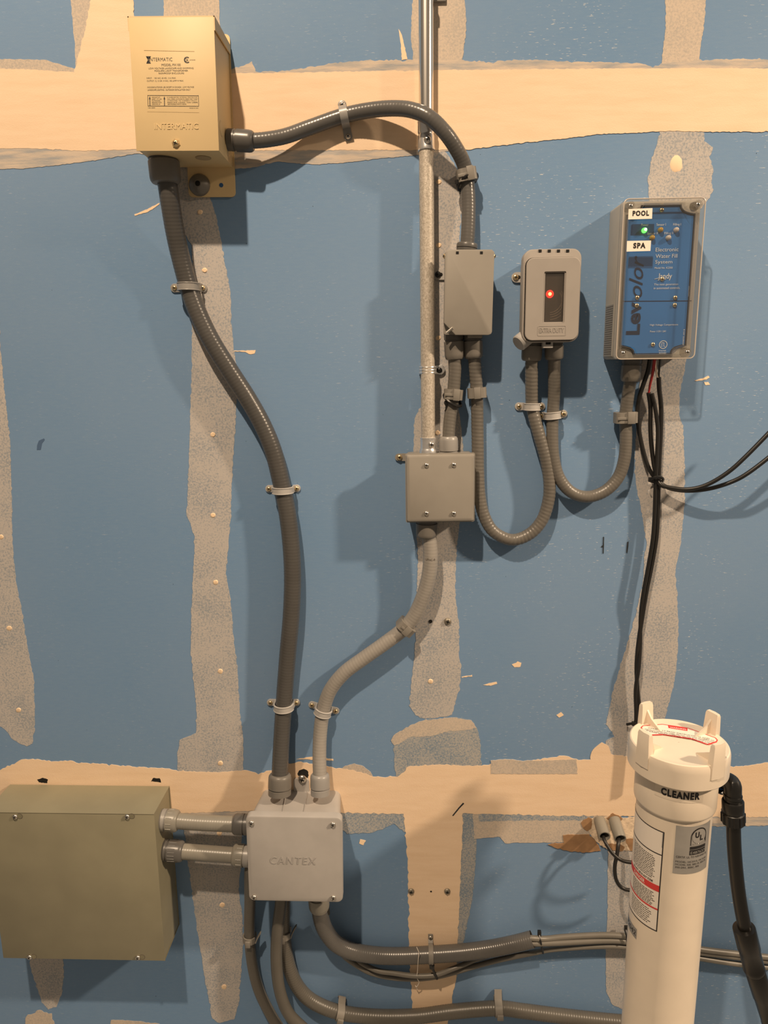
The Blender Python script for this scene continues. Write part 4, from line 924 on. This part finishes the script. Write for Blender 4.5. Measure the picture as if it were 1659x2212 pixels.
# metal pipe strap
p = P(924, 799, .024); t = thing('pipe_strap', 'shiny one-hole metal strap on the steel pipe above the junction box', 'strap', Vector((p.x, 0, p.z)))
bm = NB(); h = .0245; ri, ro, bw = rC+.0003, rC+.0022, .0135; inn, out = [(-ri, -.002), (-ri, -h*.7)], [(-ro, -.002), (-ro, -h*.7)]
for k in range(17):
    an = math.pi-math.pi*k/16; inn.append((ri*math.cos(an), -h-ri*math.sin(an))); out.append((ro*math.cos(an), -h-ro*math.sin(an)))
inn += [(ri, -.004)]; out += [(ro, -.006)]
loft(bm, [[(x, y, z) for x, y in inn+out[::-1]] for z in (-bw/2, bw/2)])
for z in (-.0045, .0, .0045): tube(bm, [Vector(((ro)*math.cos(math.pi-math.pi*k/16), -h-ro*math.sin(math.pi-math.pi*k/16), z)) for k in range(17)], .0011, 8)
part('band', bm, 'zinc', t)
q = root_matrix(t).inverted() @ P(949, 800, .004)
bm = NB(); slab(bm, [(ri, -.007)]+[(q.x+.0015+.0085*math.cos(math.radians(v)), .0085*math.sin(math.radians(v))) for v in range(-75, 76, 15)]+[(ri, .007)], -.0008, -.0055, .0010); part('lug', bm, 'zinc', t)
part('screw', screw_bm(.0050, (q.x, -.0058, q.z), rot=.2), ['black', 'hole'], t)
p = P(948, 0, .003); t = thing('pipe_strap', 'grey metal strap end just showing at the top edge beside the pipe', 'strap', Vector((p.x, 0, p.z)))
bm = NB(); box(bm, -.012, .011, -.006, -.0006, -.0025, .02, .0008); part('lug', bm, 'fit_pale', t)
bm = NB(); box(bm, -.030, -.012, -.040, -.0006, 0, .014, .001); part('band', bm, 'fit_pale', t)
# strap on the thick cut conduit
p, tt = near(ppJ, TJ, 931, 2062, .019); t = thing('conduit_strap', 'pale one-hole strap across the thick cut conduit under the peach strip', 'strap', Vector((p.x, 0, p.z)))
q = root_matrix(t).inverted() @ P(931, 2025, .004); h = -p.y; ri, ro, bw = rJ+.0004, rJ+.0026, .0095
pr = [(q.z+.006, -.001), (q.z-.005, -.0012), (ri+.001, -.006)]+[(ri*math.cos(math.radians(v)), -h-ri*math.sin(math.radians(v))) for v in range(0, 181, 15)]+[(-ri, -h*.5)]
bm = NB(); R_ = []
for i, (z, y) in enumerate(pr):
    n = Vector((z, 0, y+h)).normalized() if i > 2 else Vector((0, 0, -1)); n = Vector((0, n.z if i > 2 else -1, n.x if i > 2 else 0))
    R_.append([(-bw/2, y, z), (bw/2, y, z), (bw/2, y+n.y*.0022, z+n.z*.0022), (-bw/2, y+n.y*.0022, z+n.z*.0022)])
loft(bm, R_); part('band', bm, 'clip', t, angle=30)
part('screw', screw_bm(.0040, (0, -.0044, q.z)), ['steel', 'hole'], t)

# ------------------------------------------------------------------ cables
def cable(label, pts, r, mt, name='cable', group=None, cat='cable', seg=10, extra=None):
    pp = spline([P(*q) for q in pts], .006); t = thing(name, label, cat, P(pts[0][0], pts[0][1], 0), group=group)
    bm = NB(); tube(bm, pp, r, seg); part('jacket', bm, mt, t, world=True, angle=60); return t, pp
rK = Rp(1250, 2030, .02, 12.5)/1.0
ge = ppJ[-1]; dj = -ge.y
cable('uppermost grey cable leaving the cut conduit and passing behind the white filter', [(1138, 2026, .029), (1152, 2027, .028), (1180, 2028, .022), (1220, 2024, .018), (1300, 2020, .016), (1356, 2023, .015), (1430, 2034, .015), (1510, 2050, .015), (1590, 2060, .014), (1680, 2070, .014)], rK, 'cable_grey', group='grey cables along the bottom')
cable('middle grey cable leaving the cut conduit and passing behind the white filter', [(1138, 2036, .029), (1152, 2038, .028), (1200, 2037, .024), (1300, 2032, .018), (1356, 2034, .016), (1430, 2046, .015), (1510, 2057, .013), (1590, 2067, .012), (1680, 2079, .012)], rK, 'cable_grey', group='grey cables along the bottom')
cable('lower grey cable slung under the thick charcoal conduit and on past the filter', [(700, 1990, .020), (716, 2030, .018), (741, 2063, .016), (772, 2086, .014), (803, 2102, .012), (850, 2112, .012), (900, 2114, .012), (945, 2109, .012), (985, 2099, .012), (1030, 2086, .011), (1080, 2073, .012), (1153, 2058, .014), (1200, 2050, .016), (1300, 2044, .016), (1356, 2046, .014), (1430, 2056, .014), (1506, 2069, .014), (1590, 2082, .012), (1680, 2092, .012)], rK*.9, 'cable_grey', group='grey cables along the bottom')
cable('short grey cable dipping below the thick conduit and rising behind it', [(770, 2075, .009), (813, 2096, .020), (850, 2102, .021), (895, 2108, .022), (940, 2106, .022), (975, 2094, .021), (1003, 2083, .016), (1030, 2072, .0075), (1090, 2055, .007), (1140, 2042, .007)], rK*.85, 'cable_grey', group='grey cables along the bottom')
rL = Rp(1420, 1000, .02, 9.2)
cable('black cable hanging leftmost under the controller and looping up to the right edge', [(1405, 770, .034), (1400, 800, .032), (1390, 830, .028), (1380, 862, .022), (1377, 900, .016), (1384, 950, .013), (1397, 1000, .012), (1413, 1030, .012), (1440, 1052, .016), (1480, 1060, .024), (1530, 1056, .036), (1580, 1041, .046), (1620, 1019, .054), (1690, 965, .060)], rL, 'cable_black', group='black sensor cables')
tr, _ = cable('black cable with red wires at its upper end under the controller', [(1401, 848, .018), (1405, 880, .015), (1405, 930, .013), (1409, 980, .012), (1416, 1020, .016), (1423, 1045, .020), (1446, 1053, .025), (1485, 1057, .034), (1525, 1048, .044), (1570, 1022, .054), (1612, 985, .060), (1690, 905, .064)], rL, 'cable_black', group='black sensor cables')
for dx in (0, 6):
    bm = NB(); tube(bm, spline([P(1416-dx*.5, 772, .032), P(1410-dx*.3+1, 805, .028), P(1404-dx*.2+1, 830, .022), P(1401+dx*.1, 850, .0185)], .005), .0017, 8); part('red_wire', bm, 'cable_red', tr, world=True, label='red insulated wire')
c3, _ = cable('black cable with bare foil end running down to behind the white filter', [(1423, 815, .018), (1424, 840, .016), (1428, 880, .014), (1427, 940, .012), (1424, 1000, .012), (1422, 1060, .012), (1421, 1110, .013), (1418, 1160, .013), (1409, 1215, .013), (1397, 1275, .013), (1387, 1335, .013), (1379, 1390, .013), (1375, 1440, .013), (1377, 1490, .013), (1381, 1540, .013), (1378, 1600, .013), (1385, 1700, .02)], rL*1.05, 'cable_black', group='black sensor cables')
bm = NB(); tube(bm, spline([P(1426, 772, .03), P(1424, 795, .024), P(1423, 816, .0185)], .005), .0017, 8); part('black_wire', bm, 'cable_black', c3, world=True)
bm = NB(); tube(bm, spline([P(1416, 778, .03), P(1417, 800, .022), P(1421, 815, .0185)], .005), .0019, 8); part('bare_shield', bm, 'copper', c3, world=True, label='bare copper foil end')
cable('black cable crossing from the red wires down beside its twin to the filter', [(1408, 850, .021), (1416, 885, .020), (1421, 930, .018), (1419, 990, .018), (1416, 1050, .018), (1414, 1110, .017), (1410, 1165, .018), (1401, 1220, .018), (1390, 1280, .018), (1384, 1330, .014), (1383, 1390, .0125), (1380, 1440, .019), (1373, 1490, .018), (1374, 1540, .017), (1374, 1600, .016), (1380, 1700, .022)], rL*.95, 'cable_black', group='black sensor cables')
# pipe stubs with their wires
for x0, y0, x1, y1, lab in ((1295, 1772, 1306, 1807, 'left grey plastic pipe stub poking from the broken board'), (1327, 1771, 1340, 1812, 'right grey plastic pipe stub poking from the broken board')):
    a = P(x0, y0, .001); d = .041; b = Vector((a.x, -d, a.z))
    b = P(x1, y1, d); r = Rp(x1, y1, d, 25.5); t = thing('pipe_stub', lab, 'pipe', Vector((a.x, 0, a.z)))
    ax = (b-a).normalized(); Ls = (b-a).length
    bm = NB(); lathe(bm, a, ax, [(r, 0), (r, Ls-.0004), (r*.98, Ls), (r*.80, Ls), (r*.78, Ls-.0006), (r*.78, Ls*.1)], 28, cap0=True, cap1=True); part('tube_wall', bm, 'con_beige', t, world=True)
    bm = NB(); lathe(bm, a, ax, [(r*.77, Ls*.12), (r*.77, Ls*.16)], 20); part('dark_bore', bm, 'hole', t, world=True)
rW = Rp(1330, 1870, .05, 7.6)
cable('black wire from the left pipe stub passing behind the filter', [(1299, 1790, .016), (1303, 1806, .036), (1307, 1818, .048), (1322, 1842, .060), (1342, 1858, .066), (1368, 1863, .072), (1420, 1860, .08), (1470, 1850, .08)], rW, 'cable_black', name='wire', cat='wire')
cable('black wire from the right pipe stub drooping in a deep bend behind the filter', [(1332, 1790, .016), (1336, 1808, .034), (1336, 1820, .050), (1333, 1845, .060), (1328, 1872, .066), (1331, 1900, .068), (1344, 1918, .070), (1368, 1923, .074), (1430, 1918, .08), (1475, 1900, .08)], rW*1.05, 'cable_black', name='wire', cat='wire')
t = thing('string', 'thin white string hanging over the thick conduit below the peach strip', 'string', P(903, 2045, 0))
bm = NB(); tube(bm, spline([P(900, 2046, .037), P(905, 2058, .038), P(904, 2068, .038), (P(903, 2080, .036)), P(902, 2095, .028), P(901, 2112, .024), P(905, 2122, .020), P(900, 2132, .014), P(897, 2128, .012), P(902, 2138, .010)], .003), .0007, 6); part('strand', bm, 'sticker', t, world=True)
# black ties
def tie(label, pts, d, r=.0021, head=None):
    t = thing('cable_tie', label, 'cable tie', P(pts[0][0], pts[0][1], 0), group='black cable ties')
    bm = NB(); tube(bm, spline([P(*q) for q in pts], .003), r, 8); part('loop', bm, 'black', t, world=True)
    if head:
        c = P(*head[:3]); bm = NB(); box(bm, c.x-head[3], c.x+head[3], c.y-.003, c.y+.003, c.z-head[4], c.z+head[4], .0008); part('head', bm, 'black', t, world=True)
    return t
def wrap(label, pp, TT, px, py, d, r, head_ang=0.0, rt=.0016, tail=None, tilt=0.0):
    """tie looped once round a run"""
    p, t_ = near(pp, TT, px, py, d); t_ = (t_+Vector((0, 0, tilt)).cross(t_) if False else t_).normalized()
    a, u, v = frame_of(t_); o = thing('cable_tie', label, 'cable tie', Vector((p.x, 0, p.z)), group='black cable ties')
    ring = [p+(u*math.cos(k*math.pi/12)+v*math.sin(k*math.pi/12))*r+a*tilt*r*math.sin(k*math.pi/12) for k in range(25)]
    bm = NB(); tube(bm, ring, rt, 8); part('loop', bm, 'black', o, world=True)
    h = p+(u*math.cos(head_ang)+v*math.sin(head_ang))*(r+.002); bm = NB(); lathe(bm, h-a*.003, a, [(.0042, 0), (.0042, .006)], 8); part('head', bm, 'black', o, world=True)
    if tail:
        bm = NB(); tube(bm, spline([h, *[P(*q) for q in tail]], .003), rt*.8, 6); part('tail', bm, 'black', o, world=True)
wrap('black tie slanting round the snap clip at the end of the arch', ppB, TB, 1009, 393, .022, rB+.0052, 0.3, .0026, tilt=.5)
wrap('black tie with loose tail under the snap clip above the junction box', ppD, TD, 979, 865, .023, rD+.0048, 2.6, .0027, [(962, 868, .03), (966, 880, .03), (962, 888, .028)], tilt=-.6)
tie('black tie bunching the sensor cables under the controller', [(1404, 1037, .020), (1412, 1032, .027), (1424, 1030, .027), (1432, 1034, .020), (1430, 1040, .007), (1418, 1042, .006), (1407, 1040, .010), (1404, 1037, .020)], .02, .0024, (1407, 1036, .02, .005, .004))
tie('upright black tie round the grey cables beside the cut conduit end', [(1163, 2012, .018), (1165, 2024, .026), (1168, 2036, .031), (1171, 2048, .026), (1173, 2059, .018)], .02, .0022, (1165, 2016, .022, .0035, .006))
tie('short black tie under the pale one-hole strap on the thick conduit', [(930, 2083, .034), (934, 2092, .031), (939, 2103, .030), (944, 2114, .024)], .02, .0027, (933, 2088, .031, .005, .004))
tie('black tie end sticking up beside the filter above the grey cables', [(1351, 2004, .012), (1352, 2012, .018), (1354, 2024, .024), (1355, 2034, .026)], .02, .0024, (1353, 2006, .014, .0042, .006))
tie('black tie end poking out left of the white filter lid', [(1354, 1565, .008), (1366, 1563, .014), (1378, 1566, .02), (1386, 1568, .022)], .02, .0026, (1372, 1563, .017, .006, .004))
tie('black tie stub at the mouth of the thick conduit under the pvc box', [(704, 1958, .045), (709, 1964, .050), (710, 1974, .046)], .02, .0028, (707, 1963, .047, .004, .0045))

# ------------------------------------------------------------------ white filter
FX, FY = 0.4350, -0.205
def FT(z): return z
pc = P(1454, 1760, .205); FX = pc.x
rb = Rp(1454, 1900, .245, 156.5)
cp = P(1465, 1601, .205); zt = cp.z; rc = Rp(1465, 1605, .205, 206)
FIL = thing('water_filter', 'white plastic cartridge canister with a four lugged lid and labels', 'filter', Vector((FX, FY, 0)))
Xf = root_matrix(FIL)
cz0 = zt-.041
bm = NB(); lathe(bm, (0, 0, .012), (0, 0, 1), [(rb*1.04, -.012), (rb*1.04, .02), (rb, .025), (rb, cz0-.062-.012)], 64); part('canister', bm, 'white', FIL)
rk = Rp(1460, 1730, .205+.06, 177)
bm = NB(); lathe(bm, (0, 0, cz0-.058), (0, 0, 1), [(rb*.98, -.004), (rk*.965, -.004), (rk*.99, -.002), (rk, .001), (rk, .046), (rk*.985, .049), (rk*.94, .050), (rk*.94, .060)], 64); part('collar', bm, 'white', FIL)
bm = NB(); lathe(bm, (0, 0, cz0), (0, 0, 1), [(rk*.95, 0), (rc*.985, 0), (rc*1.0, .0015), (rc*1.0, .028), (rc*.995, .036), (rc*.975, .0405), (rc*.95, .0415), (rc*.90, .0405), (rc*.80, .0395), (rc*.3, .0392), (.0005, .039)], 72, cap1=False); LD = part('lid', bm, 'white', FIL)
def lug(az, hgt=.034):
    """upright plate across the rim with a fin towards the centre"""
    bm = NB(); W2 = rc*.165; n = Vector((math.sin(az), -math.cos(az), 0)); s = Vector((-n.y, n.x, 0)) ; Z = Vector((0, 0, 1))
    r0, r1 = rc*.90, rc*1.005
    base, tp = cz0+.018, cz0+.0405+hgt
    rings = []
    for z, k, lean in ((base, 1.02, 0), (cz0+.040, 1.0, 0), (tp-.004, .90, 0), (tp-.001, .86, 0), (tp, .80, .0)):
        e = .0 if z < tp-.002 else .0012
        ring = [n*(r0+e-(.0 if z > cz0+.05 else .002))-s*W2*k, n*(r1-e)-s*W2*k, n*(r1+.0015-e), n*(r1-e)+s*W2*k, n*(r0+e-(.0 if z > cz0+.05 else .002))+s*W2*k]
        rings.append([p+Z*z for p in ring])
    loft(bm, rings)
    f = [(r0+.001, cz0+.0405+hgt*.72), (r0-.010, cz0+.040+hgt*.36), (r0-.034, cz0+.0392), (r0+.001, cz0+.0385)]
    loft(bm, [[n*a+s*w_+Z*z for a, z in f] for w_ in (-.0017, .0017)])
    return part('lug', bm, 'white', LD, angle=30)
for az in (math.radians(-64), math.radians(26), math.radians(116), math.radians(-154)): lug(az)

def on_cyl(bm, r, off=.0004):
    """local x = angle*r, z = height -> wrap round the canister"""
    for v in bm.verts:
        th = v.co.x/r; q = r+off+(-v.co.y); v.co = Vector((q*math.sin(th), -q*math.cos(th), v.co.z))
    return bm
def cyl_px(px, py, r):
    th, z = ray_cyl(px, py, FX, FY, r); return th*r, z
def cyl_text(parent, s, u0, u1, z0, z1, r, m_, bold=0.0, off=.0006, name='lettering', shear=0, space=1.0):
    bm = text_mesh(s, bold, shear, 0, space); fit(bm, u0, u1, z0, z1, 0, 0); on_cyl(bm, r, off); return part(name, bm, m_, parent, angle=0)
def cyl_rect(bm, u0, u1, z0, z1, y=0, mi=0, n=None, shear=0):
    n = n or max(1, int(abs(u1-u0)/.004)); vs = []
    for k in range(n+1):
        u = u0+(u1-u0)*k/n; vs.append((bm.verts.new((u, y, z0)), bm.verts.new((u, y, z1))))
    for a, b in zip(vs, vs[1:]): bm.faces.new((a[0], b[0], b[1], a[1])).material_index = mi
# CLEANER on the collar
u0, z0 = cyl_px(1427, 1722, rk); u1, z1 = cyl_px(1512, 1716, rk)
zc = cyl_px(1469, 1718, rk)[1]; hh = .0125
st = NB(); 
for k in range(13): pass
bm = NB(); cyl_rect(bm, u0-.010, u1+.006, zc-.0115, zc+.0115); on_cyl(bm, rk, .0003); ST = part('name_sticker', bm, 'white', FIL)
cyl_text(ST, 'CLEANER', u0, u1, zc-hh*.5, zc+hh*.5, rk, 'ink', bold=.055, off=.0005, space=1.2)
# silver certification label
ua, za = cyl_px(1464, 1786, rb); ub, zb = cyl_px(1524, 1884, rb); ua2, _ = cyl_px(1449, 1880, rb)
ua = (ua+ua2)/2; zt_, zb_ = cyl_px(1495, 1785, rb)[1], cyl_px(1480, 1888, rb)[1]
bm = NB(); cyl_rect(bm, ua, ub, zb_, zt_); on_cyl(bm, rb, .0003); SV = part('silver_label', bm, 'silver', FIL, label='silver certification label')
W_, H_ = ub-ua, zt_-zb_
def sv(u, v): return ua+u*W_, zb_+v*H_
def arch(bm, cu, cv, wu, top, botv, seg=16):
    pts = [sv(cu-wu/2, botv), sv(cu+wu/2, botv)]
    c = sv(cu, top); rad = wu*W_/2
    pts += [(c[0]+rad*math.cos(math.pi*k/seg), c[1]-rad+rad*math.sin(math.pi*k/seg)) for k in range(seg+1)]
    f = bm.faces.new([bm.verts.new((p[0], 0, p[1])) for p in pts]); bmesh.ops.triangulate(bm, faces=[f])
bm = NB(); arch(bm, .60, 0, .46, .95, .60); on_cyl(bm, rb, .0006); part('certification_mark', bm, 'ink', SV, angle=0)
bm = NB(); c = sv(.60, .95-.46*W_/H_/2); R1 = .46*W_/2*.86
f = bm.faces.new([bm.verts.new((c[0]+R1*math.cos(2*math.pi*k/24), 0, c[1]+R1*math.sin(2*math.pi*k/24))) for k in range(24)]); bmesh.ops.triangulate(bm, faces=[f]); on_cyl(bm, rb, .0008); part('certification_disc', bm, 'silver', SV, angle=0)
cyl_text(SV, 'U', c[0]-R1*.62, c[0]-R1*.02, c[1]-R1*.18, c[1]+R1*.62, rb, 'ink', bold=.05, off=.0010); cyl_text(SV, 'L', c[0]+R1*.08, c[0]+R1*.55, c[1]-R1*.62, c[1]+R1*.16, rb, 'ink', bold=.05, off=.0010)
a, b2 = sv(.385, .605), sv(.815, .64); cyl_text(SV, 'CERTIFIED', a[0], b2[0], a[1], b2[1], rb, 'silver', bold=.02, off=.0009)
for v0, v1 in ((.515, .575), (.40, .505)):
    bm = NB(); a, b2 = sv(.365, v0), sv(.83, v1); cyl_rect(bm, a[0], b2[0], a[1], b2[1]); on_cyl(bm, rb, .0006); part('print_block', bm, 'ink', SV, angle=0)
a, b2 = sv(.39, .42), sv(.81, .475); cyl_text(SV, 'E487637', a[0], b2[0], a[1], b2[1], rb, 'silver', off=.0009)
for s, v, w_ in (('CERTIF. UL TO NSF/ANSI 50', .335, .90), ('MODEL: HC3315, HC3330', .235, .90), ('HC3340, 320, 300-19, 300-29,', .175, .90), ('300-29X, 300C, 302', .115, .66)):
    a, b2 = sv(.05, v), sv(w_, v+.042); cyl_text(SV, s, a[0], b2[0], a[1], b2[1], rb, 'ink')
# large white instruction label with black border, wrapped round the left
uR, zT = cyl_px(1434, 1797, rb); uR2, zB = cyl_px(1421, 2013, rb); uR = (uR+uR2)/2; Hh = zT-zB; uL = uR-rb*1.75
bm = NB(); cyl_rect(bm, uL, uR, zB, zT); on_cyl(bm, rb, .0003); IN = part('instruction_label', bm, 'sticker', FIL, label='white instruction label with black border and red bar')
def il(px, py): return cyl_px(px, py, rb)
bm = NB(); bw = .0017
for u0_, u1_, z0_, z1_ in ((uR-bw, uR, zB, zT), (uL, uR, zT-bw, zT), (uL, uR, zB, zB+bw), (uL, uR, zT-Hh*.235, zT-Hh*.235+bw), (uL, uL+bw, zB, zT)): cyl_rect(bm, u0_, u1_, z0_, z1_)
on_cyl(bm, rb, .0006); part('label_border', bm, 'ink', IN, angle=0)
bm = NB(); zr = zT-Hh*.60; cyl_rect(bm, uL+bw, uR-bw, zr, zr+Hh*.062); on_cyl(bm, rb, .0006); part('red_bar', bm, 'ink_red', IN, angle=0)
cyl_text(IN, 'DANGER', uR-.052, uR-.026, zr+Hh*.012, zr+Hh*.050, rb, 'sticker', bold=.02, off=.0009)
bm = NB(); zr2 = zT-Hh*.785; cyl_rect(bm, uL+bw, uR-bw, zr2, zr2+Hh*.016); on_cyl(bm, rb, .0006); part('red_rule', bm, 'ink_red', IN, angle=0)
cyl_text(IN, 'DO NOT USE IN ANY FORM.', uR-.056, uR-.012, zT-Hh*.53, zT-Hh*.505, rb, 'ink', bold=.02, shear=.2)
# grey picture corner in the top panel
bm = NB(); zc_ = zT-Hh*.235+bw
for tri in (((uR-.034, zT-bw), (uR-bw, zT-bw), (uR-bw, zc_+.012)),): bm.faces.new([bm.verts.new((u, 0, z)) for u, z in tri])
bmesh.ops.triangulate(bm, faces=bm.faces[:]); on_cyl(bm, rb, .0006); part('grey_print', bm, 'silver', IN, angle=0)
bm = NB()
def para(v0, v1, n, u_in=.006, l=.048):
    for k in range(n):
        z = zT-Hh*(v0+(v1-v0)*k/n); x = uR-l
        bars(bm, x, uR-u_in-random.uniform(0, .006), z-.0011, .0011, 0)
para(.27, .50, 13, .007, .060); para(.625, .77, 9, .007, .055); para(.81, .97, 8, .010, .055)
on_cyl(bm, rb, .0006); part('fine_print', bm, 'ink', IN, angle=0, kind='stuff')
# serial sticker under it
ux, zx = cyl_px(1367, 2006, rb); bm = NB(); cyl_rect(bm, ux-.03, ux+.011, zx-.011, zx+.008); on_cyl(bm, rb, .0004); SS = part('serial_sticker', bm, 'silver', FIL, label='grey serial sticker')
cyl_text(SS, '92042', ux-.024, ux+.009, zx-.006, zx+.003, rb, 'ink')
# round lid label: octagonal paper with red edge and words, reading from behind
lz = cz0+.0399
def lid_pt(px, py):
    v = CR*((px-829.5)/FPX)-CU*((py-1106.0)/FPX)+CF; t = (lz-CAM.z)/v.z; p = CAM+v*t; return Xf.inverted() @ p
oc_ = [(1385, 1572), (1389, 1568), (1431, 1565), (1486, 1573), (1545, 1594), (1549.5, 1599), (1547, 1603), (1529, 1608.5), (1495, 1596.5), (1433, 1587), (1406, 1588), (1394, 1581)]
bm = NB(); f = bm.faces.new([bm.verts.new(lid_pt(x, y)+Vector((0, 0, .0002))) for x, y in oc_]); bmesh.ops.triangulate(bm, faces=[f]); LL = part('lid_label', bm, 'sticker', LD, angle=0, label='white warning label with red edging')
bm = NB()
for i in range(len(oc_)):
    a, b2 = lid_pt(*oc_[i]), lid_pt(*oc_[(i+1) % len(oc_)]); wd_ = .0016 if 6 <= i <= 9 else .0009
    m_ = Vector((0, 0, .0004)); n = (b2-a).normalized().cross(Vector((0, 0, 1)))*wd_
    bm.faces.new([bm.verts.new(p+m_) for p in (a+n, b2+n, b2-n, a-n)])
part('red_edging', bm, 'ink_red', LL, angle=0)
bm = NB(); bm.faces.new([bm.verts.new(lid_pt(x, y)+Vector((0, 0, .0004))) for x, y in ((1443, 1567.5), (1485, 1573.5), (1485, 1579.5), (1444, 1573))]); part('red_flag', bm, 'ink_red', LL, angle=0)
def lid_text(s, a, b2, hgt, m_='ink', bold=.01):
    """line of words from pixel a to pixel b2, lying on the lid, tops towards the wall"""
    A, B2 = lid_pt(*a), lid_pt(*b2); x = (B2-A); L_ = x.length; x.normalize(); y = Vector((0, 0, 1)).cross(x)
    bm = text_mesh(s, bold); xs = [v.co.x for v in bm.verts]; ys = [v.co.y for v in bm.verts]; q = .0005 if m_ == 'ink' else .0007
    for v in bm.verts: v.co = A+x*((v.co.x-min(xs))/(max(xs)-min(xs))*L_)+y*((v.co.y-min(ys))/(max(ys)-min(ys))*hgt)+Vector((0, 0, q))
    part('lettering', bm, m_, LL, angle=0)
lid_text('WARNING', (1447, 1573), (1482, 1578), .0042, 'sticker')
lid_text('CAREFULLY READ INSTRUCTIONS AND', (1400, 1573.5), (1533, 1597), .0023)
lid_text('INSTRUCTIONS ON LABEL BELOW. DO NOT ATTEMPT TO', (1393, 1576), (1543, 1601.5), .0023)
lid_text('MOVE CAP WHILE CHEMICAL FEEDER IS IN OPERATION', (1396, 1578.8), (1541, 1604), .0023)
lid_text('AVOID BREATHING FUMES WHEN OPENING CAP', (1402, 1581.5), (1533, 1606), .0023)

# ------------------------------------------------------------------ black elbow and hose
HO = thing('drain_hose', 'black hose with screwed elbow beside the white filter', 'hose', P(1583, 1690, .0))
hd = .215
e0, e1, e2 = P(1548, 1693, .165), P(1573, 1688, hd-.02), P(1582, 1716, hd)
re_ = Rp(1580, 1700, hd, 36)
bm = NB(); tube(bm, spline([P(1562, 1687, hd-.03), P(1573, 1687, hd-.012), P(1582, 1695, hd), P(1583, 1712, hd), P(1583, 1728, hd)], .003), re_, 22); part('elbow', bm, 'black', HO, world=True)
bm = NB(); a = P(1583, 1716, hd); lathe(bm, a, (0, 0, -1), [(re_*1.08, 0), (re_*1.08, .004), (re_*.98, .006)], 24); part('elbow_collar', bm, 'black', HO, world=True)
bm = NB(); a = P(1583, 1728, hd); b2 = P(1584, 1778, hd); rn = Rp(1583, 1750, hd, 46)
ln = (b2-a).length; lathe(bm, a, b2-a, [(rn*.9, 0), (rn*.98, .002), (rn*.98, ln*.45), (rn*.90, ln*.5), (rn, ln*.53), (rn, ln*.96), (rn*.8, ln)], 24); 
_, uu, vv = frame_of(b2-a)
for k in range(12):
    n = uu*math.cos(k*math.pi/6)+vv*math.sin(k*math.pi/6); cyl(bm, a.lerp(b2, .55)+n*rn*.985, a.lerp(b2, .94)+n*rn*.985, .0018, 6)
part('nut', bm, 'black', HO, world=True)
bm = NB(); cyl(bm, P(1545, 1693, hd-.035), P(1563, 1689, hd-.03), .012, 18); part('thread_tape', bm, 'tape_blue', HO, world=True, label='blue thread tape')
bm = NB(); cyl(bm, P(1557, 1692, hd-.034), P(1560, 1691, hd-.031), .0185, 18); part('elbow_flange', bm, 'black', HO, world=True)
rh = Rp(1590, 1880, hd, 29)
hp = spline([P(1584, 1770, hd), P(1586, 1830, hd), P(1591, 1890, hd), P(1598, 1945, hd), P(1608, 2000, hd), P(1620, 2060, hd), P(1636, 2120, hd), P(1652, 2180, hd), P(1675, 2250, hd)], .005)
bm = NB(); tube(bm, hp, rh, 20); part('hose_tube', bm, 'hose', HO, world=True)
def sleeve(x0, y0, x1, y1, w_, nm):
    p0, p1 = P(x0, y0, hd), P(x1, y1, hd); ra = Rp(x0, y0, hd, w_); L_ = (p1-p0).length
    bm = NB(); lathe(bm, p0, p1-p0, [(rh, -.001), (ra*.97, 0), (ra, .002), (ra, L_*.48), (ra*.94, L_*.5), (ra*.94, L_*.9), (ra*.98, L_*.93), (ra*.9, L_)], 24); part(nm, bm, 'hose', HO, world=True)
sleeve(1607, 2004, 1630, 2098, 47, 'hose_coupling'); sleeve(1629, 2092, 1668, 2215, 42, 'hose_cuff')
